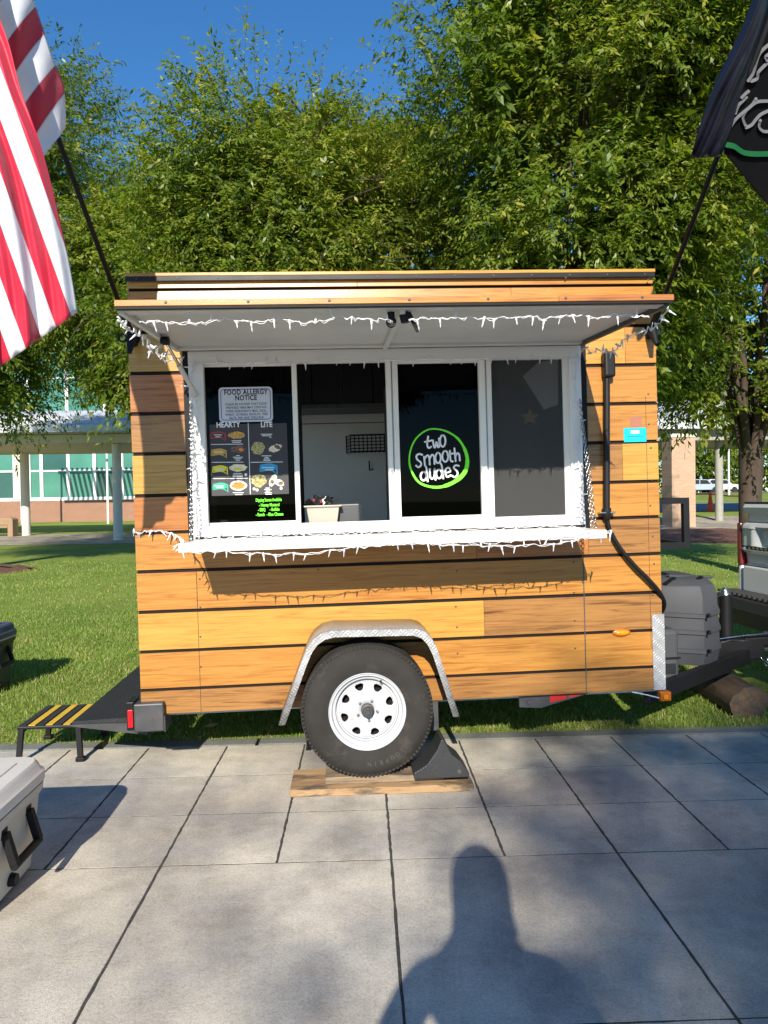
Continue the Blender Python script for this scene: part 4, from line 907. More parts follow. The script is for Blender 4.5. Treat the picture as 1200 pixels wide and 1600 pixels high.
# hanging sheet: rows follow the stripes down to the fly hem, columns cross the stripes
edge = [(-42, -160), (-8, 0), (14, 70), (32, 140), (56, 205), (74, 262), (94, 345), (110, 420), (121, 488)]
eg = smooth_line([(x, 0, y) for x, y in edge], 6); rws = len(eg); cols = 60; P = np.zeros((rws, cols, 3)); UV = np.zeros((rws, cols, 2))
hem_a, hem_b = (121, 488), (-240, 740)
for i, e in enumerate(eg):
    f = i/(rws-1)
    for j in range(cols):
        g = j/(cols-1); wd_ = 112+16*f**3; lx, ly = e.x-wd_*g, e.z+(.70*wd_*g*f)*(.35+.65*f)
        ph = g*12+.9*math.sin(f*3.1)
        n = 1.22+.16*(1-f)+.09*g+.020*math.sin(ph)*(.35+.65*f)+.012*math.sin(ph*2.3+f*4)+.03*math.sin(f*4.0)
        P[i, j] = T(lx, ly, n); s = ((lx-121)*-.94+(ly-488)*.34)
        UV[i, j] = ((s+2)/56.0+.27, f)
sheet_me = grid_mesh('flag_cloth', P, M['flag'], UV); o = link('flag_cloth', sheet_me, None, fl); s3 = o.modifiers.new('solid', 'SOLIDIFY'); s3.thickness = .0015
# folded-over lower corner behind it
Lp = [(-30, -60), (-14, 0), (9, 57), (21, 105), (37, 154), (52, 203), (64, 251)]; Rp = [(18, -70), (38, -30), (53, 4), (67, 45), (84, 95), (100, 135), (113, 192)]
rr_ = 37; cc_ = 24; Ls = smooth_line([(x, 0, y) for x, y in Lp], 6); Rs = smooth_line([(x, 0, y) for x, y in Rp], 6); P = np.zeros((rr_, cc_, 3)); UV = np.zeros((rr_, cc_, 2))
for i in range(rr_):
    for j in range(cc_):
        g = -.25+1.25*j/(cc_-1); a, b = Ls[i], Rs[i]; x = a.x+(b.x-a.x)*g; y = a.z+(b.z-a.z)*g-10*math.sin(math.pi*max(0, g))*.3
        if i > 30: x = x-(i-30)*max(0, g-.6)*4.5; y = y+(i-30)*max(0, g-.6)*3
        P[i, j] = T(x, y, .98+max(0, 220-y)*.0011+.05*math.cos(max(0, g)*2.6)-.07*max(0, g)**3+.012*math.sin(i*.5+g*3)); UV[i, j] = (i/12.0+.42, g)
o = link('flag_fold', grid_mesh('flag_fold', P, M['flag'], UV), None, fl); s3 = o.modifiers.new('solid', 'SOLIDIFY'); s3.thickness = .0015

bf = tth('banner_flag', 'black banner flag with pale script and green line on a black pole at right', 'flag')
FB2 = Vector((3.012, -.04, 2.12)); Q = T(1126, 232, .80); FD2 = (Q-FB2).normalized()
MB().tube([FB2+FD2*.02, FB2+FD2*2.0], [.0135, .011], 10).build('flag_pole', M['black'], bf, smooth=True)
M['blackcloth'] = pm('black nylon', (0.004, 0.004, 0.0045), 0.7, noise=(4, .2), spec=.1, bmp=(26, .35)); M['navycloth'] = pm('blue black nylon', (0.010, 0.011, 0.020), 0.34, spec=.3, bmp=(20, .6))
M['script'] = pm('pale grey script print', (0.13, 0.13, 0.14), .7, spec=.1); M['greenband'] = pm('green printed band', (0.008, 0.085, 0.03), .7, spec=.1)
def panel(name, Lp, Rp, nf, mat, parent, rows_=30, cols_=20):
    per = 8; a_ = smooth_line([(x, 0, y) for x, y in Lp], per); b_ = smooth_line([(x, 0, y) for x, y in Rp], per); P = np.zeros((len(a_), cols_, 3))
    for i in range(len(a_)):
        for j in range(cols_):
            g = j/(cols_-1); x = a_[i].x+(b_[i].x-a_[i].x)*g; y = a_[i].z+(b_[i].z-a_[i].z)*g; P[i, j] = T(x, y, nf(g, i/(len(a_)-1), x, y))
    o = link(name, grid_mesh(name, P, mat), None, parent); s = o.modifiers.new('solid', 'SOLIDIFY'); s.thickness = .0015; return o
def nflag(g, f, x, y): return 1.32-.46*min(1.2, max(0, (y+120)/360))+.025*math.sin((x-1131)*.035+y*.006)
panel('flag_cloth', [(1222, -120), (1198, -40), (1172, 45), (1150, 130), (1134, 205), (1131, 238)], [(1420, -120), (1420, 0), (1420, 150), (1420, 300), (1420, 450), (1420, 590)], nflag, M['blackcloth'], bf)
panel('flag_sleeve', [(1205, -80), (1176, 0), (1150, 62), (1122, 120), (1104, 165), (1088, 215), (1078, 248)], [(1225, -80), (1203, 0), (1186, 62), (1166, 120), (1152, 165), (1140, 210), (1126, 244)],
      lambda g, f, x, y: 1.42-.44*f+.045*math.sin(math.pi*g)+.018*math.sin(g*14+f*9)*f, M['navycloth'], bf)
def bz(x, y, n=None): X, Y = 1080+x/5.925, 60+y/5.925; return X, Y
scr_m = MB()
def bstroke(pts, wd):
    q = []
    for (x, y) in pts:
        X, Y = bz(x, y); q.append(T(X, Y, nflag(0, 0, X, Y)+.012))
    ribbon(scr_m, smooth_line(q, 4), wd)
for pts in ([(530, 390), (575, 320), (605, 220), (635, 140), (690, 80), (760, 30)], [(560, 395), (610, 370), (625, 310), (690, 240), (760, 170)], [(700, 200), (690, 170), (730, 140)],
            [(470, 545), (505, 510), (530, 490)], [(410, 690), (440, 620), (480, 575), (510, 545)], [(370, 810), (420, 740), (500, 670), (560, 620), (600, 560)], [(500, 800), (480, 740), (500, 680), (560, 620), (620, 585), (720, 580)],
            [(510, 825), (560, 800), (600, 750), (650, 700), (740, 660)], [(640, 760), (630, 820), (670, 860), (740, 860)]): bstroke(pts, .015)
scr_m.build('script', M['script'], bf, recalc=False)
scr_m = MB(); bstroke([(335, 985), (400, 1000), (450, 1035), (500, 1060), (600, 1070), (760, 1066), (1000, 1050)], .026); scr_m.build('green_line', M['greenband'], bf, recalc=False)
rg = T(1126, 237, .86); MB().lathe([(.014, -.003), (.020, -.003), (.020, .003), (.014, .003)], tuple(rg), 'z', 14, True).build('clip_ring', M['chrome'], bf, smooth=40)

# ------------------------------------------------------------------ under the wheel
M['lum'] = lumber('weathered lumber', (.46, .30, .15), (.25, .14, .065)); M['lum2'] = lumber('grey weathered lumber', (.34, .25, .16), (.13, .09, .055))
M['logwood'] = lumber('old brown timber', (.12, .075, .042), (.04, .026, .015), 1)
def rough_plank(name, label, c, l, d, h, rot, mat):
    mb = MB(); n = 14; vs = []; rd = random.Random(int(l*100))
    for i in range(n+1):
        x = -l/2+l*i/n; a = rd.uniform(-.002, .002); b = rd.uniform(-.0015, .0015)
        vs += [(x, -d/2+a, 0), (x, d/2+a, 0), (x, d/2+a, h+b), (x, -d/2+a, h+b)]
    fs = [(i*4+k, i*4+(k+1) % 4, (i+1)*4+(k+1) % 4, (i+1)*4+k) for i in range(n) for k in range(4)]+[(0, 1, 2, 3), (n*4+3, n*4+2, n*4+1, n*4)]
    o = mb.add(vs, fs).build(name, mat, None, bevel=.004); o.location = c; o.rotation_euler = (0, 0, rot); return tag(o, label, 'plank', 'planks under the trailer wheel')
pc = (G(452, 1243)+G(742, 1240))/2
rough_plank('wood_plank', 'long weathered plank lying on the paving under the trailer wheel', (pc.x, pc.y+.145, .001), .985, .29, .038, R(1.0), M['lum'])
rough_plank('wood_plank', 'shorter plank on top, directly beneath the tyre', (pc.x+.015, pc.y+.175, .0395), .645, .22, .037, R(1.8), M['lum2'])
ck = MB(); pr = [(0, 0), (.295, 0), (.30, .02), (.255, .085), (.205, .125), (.165, .205), (.15, .21), (.125, .15), (.07, .075), (.0, .035)]
ck.prism(pr, -.09, .09); cko = ck.build('wheel_chock', pm('black moulded rubber', (.026, .027, .028), .5, bmp=(60, .3)), None, bevel=.006)
tag(cko, 'black rubber wheel chock wedged behind the tyre', 'wheel chock'); cp_ = G(638, 1222, .077); cko.location = (cp_.x+.03, cp_.y+.12, .0775); cko.rotation_euler = (0, 0, R(2))
MB().lathe([(0, .004), (.012, .004), (.014, 0)], (.245, -.0905, .035), 'y', 12).build('eyelet', M['chrome'], cko)
for k in range(5): MB().box(.012+k*.014, .019+k*.014, -.0935, -.0905, .012, .042+k*.010).build('grip_rib', cko.data.materials[0], cko)

# ------------------------------------------------------------------ step stool
st = thing('step_stool', 'black folding step stool with yellow grip strips beside the trailer', 'step stool', (-1.945, 4.575, 0), (0, 0, R(2)))
M['grip'] = pm('black grit strip', (.02, .02, .021), .85, bmp=(260, .8)); M['yel'] = pm('yellow grip strip', (.62, .40, .03), .75, bmp=(200, .6))
MB().box(-.19, .19, -.225, .225, .205, .225).build('step_top', M['blackmetal'], st, bevel=.006)
for k in range(7): MB().box(-.178+k*.052, -.178+k*.052+.040, -.215, .215, .2252, .2285).build('grip_strip', M['yel'] if k % 2 else M['grip'], st)
for sx in (-1, 1):
    for sy in (-1, 1):
        lg_ = MB().bar((sx*.17, sy*.205, .205), (sx*.185, sy*.222, .0), .032, .026, (0, 1, 0)).build('leg', M['blackmetal'], st, bevel=.003)
        MB().prism([(sx*.185-.026, sy*.222-.022), (sx*.185+.026, sy*.222-.022), (sx*.185+.026, sy*.222+.022), (sx*.185-.026, sy*.222+.022)], .001, .028, 'z').build('foot', M['black'], lg_, bevel=.006)
    MB().bar((sx*.178, -.21, .19), (sx*.178, .21, .19), .02, .03).build('side_rail', M['blackmetal'], st)

# ------------------------------------------------------------------ coolers
def cooler(label, x1, y0, y1, h, ln_, rot, body, lid, stripe, handle):
    c = thing('cooler', label, 'cooler', (x1-ln_/2, (y0+y1)/2, 0), (0, 0, rot), None); d = (y1-y0)/2; l = ln_/2; lh = h*.80
    def shell(levels, name, mat, bev, par):
        vs = []
        for (z, k) in levels:
            r = .07; ring = []
            for cx, cy, q in ((l*k-r, d*k-r, 0), (-l*k+r, d*k-r, 90), (-l*k+r, -d*k+r, 180), (l*k-r, -d*k+r, 270)):
                for m_ in range(5): t = R(q+22.5*m_); ring.append((cx+r*math.cos(t), cy+r*math.sin(t), z))
            vs += ring
        n = 20; fs = [(i*n+j, i*n+(j+1) % n, (i+1)*n+(j+1) % n, (i+1)*n+j) for i in range(len(levels)-1) for j in range(n)]+[tuple(range(n-1, -1, -1)), tuple((len(levels)-1)*n+j for j in range(n))]
        return MB().add(vs, fs).build(name, mat, par, smooth=30)
    shell([(.018, .86), (.03, .885), (lh-.05, .955), (lh-.03, .985), (lh, .99)], 'body', body, .01, c)
    ld = shell([(lh+.004, .985), (lh+.012, 1.0), (lh+.05, 1.0), (lh+.06, .975), (h-.012, .955), (h, .93)], 'lid', lid, .01, c)
    vs_ = MB().box(-l*.8, l*.8, -d*.62, d*.62, h-.001, h+.006).build('lid_panel', lid, ld, bevel=.005)
    if stripe: shell([(lh-.002, 1.002), (lh+.012, 1.004)], 'gasket_band', stripe, 0, ld)
    for sx in (-1, 1):
        X = sx*(l*.955); hb = MB()
        hb.bar((X, -.105, lh-.075), (X+sx*.035, -.105, lh-.20), .03, .03, (0, 1, 0)); hb.bar((X, .105, lh-.075), (X+sx*.035, .105, lh-.20), .03, .03, (0, 1, 0))
        hb.tube([(X+sx*.035, -.115, lh-.205), (X+sx*.035, .115, lh-.205)], .017, 10); hb.box(min(X, X-sx*.03), max(X, X-sx*.03), -.13, -.08, lh-.095, lh-.055).box(min(X, X-sx*.03), max(X, X-sx*.03), .08, .13, lh-.095, lh-.055)
        hb.build('handle', handle, c, bevel=.003)
    MB().lathe([(0, .03), (.022, .03), (.026, .01), (.026, -.02)], (l*.89, -d*.05, .075), 'x', 12).build('drain_plug', handle, c, smooth=40)
    for k in (-1, 1): MB().box(k*l*.4-.03, k*l*.4+.03, -d*.99-.008, -d*.90, lh-.07, lh+.02).build('latch', handle, c, bevel=.004)
    for sx in (-1, 1):
        for sy in (-1, 1): MB().box(sx*l*.7-.04, sx*l*.7+.04, sy*d*.68-.03, sy*d*.68+.03, 0, .02).build('foot', M['black'], c)
    return c
M['tanplastic'] = pm('warm grey moulded plastic', (.47, .45, .39), .5, noise=(3, .06), bmp=(240, .15), dirt=(5, .68, (.33, .26, .19)))
M['lidplastic'] = pm('pale grey moulded plastic', (.58, .55, .50), .5, noise=(3, .06), bmp=(240, .15), dirt=(6, .64, (.40, .31, .25)))
M['navyplastic'] = pm('charcoal moulded plastic', (.030, .034, .042), .5); M['blueplastic'] = pm('slate blue moulded plastic', (.055, .065, .12), .45); M['greyband'] = pm('pale band', (.45, .46, .47), .5)
cooler('large pale grey cooler with black handles on the paving in front', -1.385, 2.58, 3.12, .475, .95, R(1.5), M['tanplastic'], M['lidplastic'], None, M['black'])
cooler('dark cooler with slate blue lid standing on the grass', -3.02, 5.72, 6.26, .56, .95, R(0), M['navyplastic'], M['blueplastic'], M['greyband'], M['black'])

# ------------------------------------------------------------------ timber under the jack
lgm = MB(); vs = []; rd = random.Random(5)
for i in range(9):
    y = -.36+.72*i/8
    for k in range(14):
        t = 2*math.pi*k/14; r = .12*(1+.10*math.sin(2*t+.4)+.05*math.sin(5*t+i*.3)); vs.append((r*math.cos(t)*1.1, y+rd.uniform(-.006, .006), max(-.10, r*math.sin(t))+rd.uniform(-.006, .006)))
lgm.add(vs, [(i*14+k, i*14+(k+1) % 14, (i+1)*14+(k+1) % 14, (i+1)*14+k) for i in range(8) for k in range(14)]+[tuple(range(14)), tuple(8*14+k for k in range(13, -1, -1))])
lo = lgm.build('timber_block', M['logwood'], None, smooth=50); lo.location = (2.72, 5.24, .10); lo.rotation_euler = (0, 0, R(-3)); tag(lo, 'old brown timber block under the trailer jack', 'timber block')

# ------------------------------------------------------------------ pickup truck hitched in front
M['silver'] = pm('silver car paint', (.62, .63, .63), .34, .2, noise=(1.5, .05), dirt=(6, .70, (.25, .25, .24))); M['trimblk'] = pm('black bumper plastic', (.03, .03, .032), .5, bmp=(150, .3), dirt=(8, .6, (.075, .07, .065)))
pt = thing('pickup_truck', 'silver pickup truck with dented tailgate hitched to the trailer', 'truck', (3.43, 5.32, 0), (0, 0, TYAW))
HWt = .95
body = MB().prism([(.06, .62), (.06, 1.46), (2.05, 1.46), (2.05, 1.50), (2.35, 1.95), (2.6, 2.0), (3.7, 1.98), (4.35, 1.45), (5.45, 1.32), (5.6, .95), (5.6, .5), (4.95, .5), (4.85, .78), (4.6, .88), (4.3, .78), (4.2, .5), (1.55, .5), (1.45, .78), (1.15, .90), (.85, .78), (.75, .55)], -HWt+.02, HWt-.02).build('body', M['silver'], pt, bevel=.03, seg=2)
prof = [(0.02, 1.500), (-.012, 1.492), (-.030, 1.462), (-.022, 1.425), (.028, 1.395), (.030, 1.335), (.010, 1.325), (-.022, 1.318), (-.034, 1.295), (-.034, 1.280), (-.026, 1.270), (-.026, 1.130), (-.014, 1.122), (-.014, 1.112), (-.030, 1.105), (-.030, 1.090), (.010, 1.060), (.022, .975), (.010, .955), (.055, .950)]
rows_, ysn = len(prof), 60; P = np.zeros((rows_, ysn, 3))
for i, (x, z) in enumerate(prof):
    for j in range(ysn):
        y = HWt-.085-(2*HWt-.17)*j/(ysn-1); dd = 0
        if 1.13 <= z <= 1.28: dd = .045*math.exp(-((y-.58)/.07)**2)-.015*math.exp(-((y-.70)/.05)**2)
        P[i, j] = (x+dd, y, z)
tg = link('tailgate', grid_mesh('tailgate', P, M['silver']), None, pt); tg.data.set_sharp_from_angle(angle=R(35)); tg['label'] = 'dented silver tailgate'
s4 = tg.modifiers.new('solid', 'SOLIDIFY'); s4.thickness = .004
MB().box(-.020, .03, -HWt+.09, HWt-.09, 1.500, 1.512).build('rail_cap', M['trimblk'], tg, bevel=.004)
MB().box(-.034, -.0305, .47, .80, 1.096, 1.124).build('badge', M['dark'], tg)
for k in range(5): MB().box(-.037, -.0345, .50+k*.058, .50+k*.058+.026, 1.102, 1.118).build('badge_mark', M['chrome'], tg)
MB().box(-.030, .055, -HWt+.09, HWt-.09, .72, .945).build('rear_panel', M['silver'], pt, bevel=.012)
for sy in (-1, 1):
    MB().box(-.030, .10, sy*HWt-.06 if sy > 0 else -HWt-.002, HWt+.002 if sy > 0 else -HWt+.06, .95, 1.325).build('tail_light', M['redlens'] if sy < 0 else pm('dark red lens', (.16, .02, .02), .2), pt, bevel=.012)
    MB().box(-.022, .10, sy*HWt-.055 if sy > 0 else -HWt, HWt if sy > 0 else -HWt+.055, .70, .945).build('bed_corner', M['silver'], pt, bevel=.02)
bp = MB().prism([(-.23, .70), (-.23, .60), (-.20, .46), (.02, .46), (.05, .72), (-.05, .73)], -HWt, HWt).build('bumper', M['trimblk'], pt, bevel=.015)
for k in range(26): MB().box(-.225, -.06, -HWt+.02+k*.073, -HWt+.055+k*.073, .715+.0, .735).build('step_rib', M['trimblk'], bp)
MB().tube([(-.45, -.0, .40), (-.0, 0, .40)], .035, 10).build('hitch_bar', M['steel'], pt)
MB().sphere((-.36, 0, .50), .03, 14, 10).build('hitch_ball', M['chrome'], pt, smooth=True)
for x in (1.15, 4.6):
    for sy in (-1, 1):
        wv = MB().lathe([(0, .0), (.20, .0), (.20, -.03), (.22, .02)], (x, sy*.82, .37), 'y', 28).build('truck_wheel', M['chrome'], pt)
        MB().lathe([(.21, .10), (.34, .11), (.37, .07), (.37, -.07), (.34, -.11), (.21, -.10)], (x, sy*.82, .37), 'y', 36).build('tyre', M['tyre'], wv, smooth=40)
for sy in (-1, 1):
    MB().prism([(2.45, 1.50), (2.62, 1.92), (3.62, 1.90), (4.18, 1.50)], sy*(HWt-.018), sy*(HWt-.012)).build('side_window', M['dark'], pt)
MB().prism([(-.8, 1.53), (.8, 1.53), (.72, 1.9), (-.72, 1.9)], 2.06, 2.30, 'x').build('rear_window', M['dark'], pt)

# ------------------------------------------------------------------ buildings and covered walkway behind
def ez(x, y): return float(elev(np.array(float(x)), np.array(float(y))))
M['render'] = pm('cream render', (.62, .56, .44), .7, noise=(1.5, .08)); M['greymetal'] = pm('pale grey roof metal', (.50, .52, .53), .5, noise=(1.2, .1)); M['coltan'] = pm('off white column paint', (.66, .63, .55), .55, noise=(1.5, .06))
M['tealglass'] = pm('green teal glazing', (.065, .22, .165), .12, noise=(.4, .25)); M['tealdark'] = pm('deep green glazing', (.03, .10, .085), .08, noise=(.4, .2)); M['taupe'] = pm('taupe beam paint', (.30, .29, .25), .7)
BY = 50.0; BZ = ez(-22, BY)
bl = thing('school_building', 'brick and green glass building across the lawn behind the white columns', 'building', (0, 0, 0))
bx0, bx1 = -46.0, -11.5
MB().box(bx0, bx1, BY+.25, BY+12, BZ-.3, 14.5).build('wall', M['render'], bl)
MB().box(bx0, bx1, BY, BY+.24, BZ-.3, BZ+1.48).build('brick_base', M['brick'], bl)
MB().box(bx0, bx1, BY-.03, BY+.22, BZ+1.485, BZ+1.60).build('sill_band', M['white'], bl)
MB().box(bx0-.2, bx1+.2, BY-.2, BY+12.2, 14.52, 15.0).build('parapet', M['greymetal'], bl)
def facade(z0, z1, zm, mats, xs_):
    for k in range(len(xs_)-1):
        a, b = xs_[k], xs_[k+1]; w = MB().box(a, b, BY+.05, BY+.20, z0, z0+.10).box(a, b, BY+.05, BY+.20, z1-.10, z1).box(a, a+.11, BY+.05, BY+.20, z0+.1, z1-.1).box(b-.11, b, BY+.05, BY+.20, z0+.1, z1-.1).box(a+.11, b-.11, BY+.06, BY+.20, zm-.06, zm+.06).build('window', M['white'], bl)
        MB().box(a+.11, b-.11, BY+.12, BY+.16, z0+.1, zm-.06).build('pane', M[mats[(k*3) % len(mats)]], w); MB().box(a+.11, b-.11, BY+.12, BY+.16, zm+.06, z1-.1).build('pane', M[mats[(k*3+1) % len(mats)]], w)
xw = [D(x, 740, BY).x for x in (-60, -28, 22)]
facade(BZ+1.61, 5.9, 3.95, ['tealglass', 'tealdark', 'tealglass', 'tealdark'], xw)
MB().box(xw[2]+.02, D(44, 740, BY).x, BY-.1, BY+.24, BZ+1.61, 6.3).build('pier', M['render'], bl)
facade(BZ+1.61, 5.9, 3.95, ['tealglass', 'tealglass', 'tealglass', 'tealglass', 'tealdark'], [D(x, 740, BY).x for x in (44.5, 64, 106, 147, 190, 232, 275, 318)])
facade(7.2, 13.8, 10.4, ['tealglass', 'tealglass', 'tealdark'], [D(x, 560, BY).x for x in (-110, -60, -10, 40, 102, 160, 215, 270, 320)])
MB().box(bx0, bx1, BY-.1, BY+.24, 6.02, 7.1).build('spandrel', M['greymetal'], bl)
def column(px, py, Y, label, h=None, r=.18, mat='coltan'):
    p = D(px, py, Y); z = ez(p.x, Y); c = thing('walkway_column', label, 'column', (p.x, Y, z), group='round columns of the covered walkway'); 
    MB().lathe([(r, 0), (r*.98, h if h else 4.05-z)], (0, 0, 0), 'z', 24).build('shaft', M[mat], c, smooth=40); MB().lathe([(r*1.08, 0), (r*1.08, .05), (r, .06)], (0, 0, 0), 'z', 24).build('base_ring', M[mat], c); return c
column(41, 841, 33.6, 'cream round column near the stone bench at left', r=.20); column(185, 847, 29.6, 'pale round column just left of the trailer', r=.185); column(1124, 822, 32.0, 'taupe column right of the trailer beside the traffic cone', r=.175, mat='taupe')
wk = thing('walkway_roof', 'pale metal canopy of the covered walkway behind the trailer, left side', 'canopy')
MB().box(-30, -6.5, 28.9, 35.2, 4.06, 4.40).build('soffit_beam', M['render'], wk)
MB().prism([(28.2, 4.42), (28.2, 4.62), (31.9, 5.75), (35.9, 4.62), (35.9, 4.42)], -30, -6.3, 'x').build('roof', M['greymetal'], wk)
for k in range(3): MB().box(-30, -6.3, 28.14+k*.9, 28.19+k*.9, 4.43+k*.28, 4.70+k*.28).build('fascia_board', M['greymetal'], wk)
wr = thing('walkway_roof', 'shaded canopy of the covered walkway right of the trailer', 'canopy')
MB().box(8.5, 34, 31.2, 37.5, 4.05, 4.50).build('soffit_beam', M['taupe'], wr)
MB().prism([(30.6, 4.52), (30.6, 4.95), (34, 6.2), (38.2, 4.95), (38.2, 4.52)], 8.3, 34, 'x').build('roof', M['greymetal'], wr)
pb_ = D(1060, 740, 30.0); pil = thing('brick_pillar', 'pale tan brick pillar behind the traffic cones', 'pillar', (pb_.x, 30.0, 0))
MB().box(-.51, .51, -.51, .51, 0, 4.04).build('pillar_shaft', M['paleb'], pil, bevel=.02); MB().box(-.54, .54, -.54, .54, 4.05, 4.2).build('pillar_cap', M['render'], pil)
# sunshade trellis that throws the slatted shadow
tre = thing('slat_trellis', 'slatted white sunshade in front of the green glass building', 'trellis')
for k in range(16): MB().bar((-21.5+k*.34, 41.5, 6.6), (-21.5+k*.34, 45.5, 6.6), .14, .20).build('slat', M['white'], tre)
for y in (41.6, 45.4): MB().bar((-21.8, y, 6.42), (-16.0, y, 6.42), .12, .14).build('trellis_beam', M['white'], tre)
for x in (-21.6, -16.2): MB().tube([(x, 45.4, .2), (x, 45.4, 6.35)], .07, 10).build('trellis_post', M['white'], tre)
bn = D(8, 825, 33.0); be = thing('stone_bench', 'brown stone bench with solid arm beside the cream column', 'bench', (bn.x, 33.0, ez(bn.x, 33.0)))
M['benchst'] = pm('brown cast stone', (.30, .20, .12), .85, bmp=(40, .4))
MB().box(-1.4, .22, -.25, .25, .40, .52).build('seat', M['benchst'], be, bevel=.02)
for x in (.24, -1.64): MB().prism([(x, 0), (x+.24, 0), (x+.24, .80), (x+.12, .88), (x, .82)], -.28, .28).build('arm', M['benchst'], be, bevel=.02)
MB().box(-1.4, .22, .20, .27, .53, .86).build('backrest', M['benchst'], be, bevel=.02)

# cones, tape, lamp posts, parked cars on the right
M['coneo'] = pm('orange red cone plastic', (.85, .09, .02), .5)
for px, py, Y, lb in ((1110, 803, 38.0, 'orange traffic cone standing left of the taupe column'), (1045, 799, 40.0, 'orange traffic cone seen through the black rack')):
    p = D(px, py, Y); c = thing('traffic_cone', lb, 'traffic cone', (p.x, Y, ez(p.x, Y)+.02), group='orange traffic cones')
    MB().lathe([(.21, .03), (.17, .10), (.045, 1.05), (.03, 1.07), (0, 1.07)], (0, 0, 0), 'z', 20).build('cone_body', M['coneo'], c, smooth=40); MB().box(-.26, .26, -.26, .26, 0, .035).build('cone_base', M['coneo'], c)
ta, tb_ = D(1045, 770, 40.0), D(1110, 772, 38.0); tq = D(1170, 775, 34.0)
tp_ = MB(); seq = smooth_line([D(1000, 771, 42), ta, (ta+tb_)/2-Vector((0, 0, .04)), tb_, (tb_+tq)/2-Vector((0, 0, .05)), tq], 4)
for i in range(len(seq)-1): tp_.bar(seq[i], seq[i+1], .006, .075)
tag(tp_.build('barrier_tape', pm('red barrier tape', (.55, .04, .03), .5)), 'red barrier tape strung between the traffic cones', 'tape')
for px, Y, h, lb in ((1139, 60, 4.6, 'slim pale lamp post between the taupe column and tree trunk'), (1160, 52, 4.4, 'grey lamp post just left of the tree trunk')):
    p = D(px, 780, Y); l = thing('lamp_post', lb, 'lamp post', (p.x, Y, ez(p.x, Y)), group='lamp posts beyond the walkway')
    MB().tube([(0, 0, 0), (0, 0, h)], [.10, .075], 10).build('post', M['greymetal'], l, smooth=40); MB().lathe([(0, .5), (.20, .42), (.16, .05), (.10, 0)], (0, 0, h), 'z', 12).build('lantern', M['white'], l, smooth=40)
def car(px, Y, label, paint):
    p = D(px, 760, Y); c = thing('parked_car', label, 'car', (p.x, Y, ez(p.x, Y)+.02), (0, 0, R(180)), 'cars on the far road')
    MB().prism([(-2.25, .35), (-2.3, .75), (-2.1, .95), (-1.2, 1.02), (-.55, 1.60), (1.55, 1.66), (2.15, 1.10), (2.3, .9), (2.28, .35)], -.9, .9).build('body', paint, c, bevel=.06)
    for s in (-1, 1): MB().prism([(-.95, 1.05), (-.48, 1.52), (.35, 1.55), (.35, 1.05)], s*.905, s*.90).build('side_window', M['dark'], c); MB().prism([(.45, 1.05), (.45, 1.55), (1.45, 1.57), (1.85, 1.08)], s*.905, s*.90).build('side_window', M['dark'], c)
    for x in (-1.45, 1.45):
        for s in (-1, 1): MB().lathe([(0, .12), (.20, .12), (.34, .10), (.36, 0), (.34, -.10), (0, -.10)], (x, s*.82, .36), 'y', 20).build('wheel', M['tyre'], c)
car(1093, 84, 'pale blue grey car passing behind the brick pillar', pm('ice blue paint', (.42, .48, .58), .3, .3)); car(1124, 87, 'silver car half hidden by the taupe column', M['silver'])

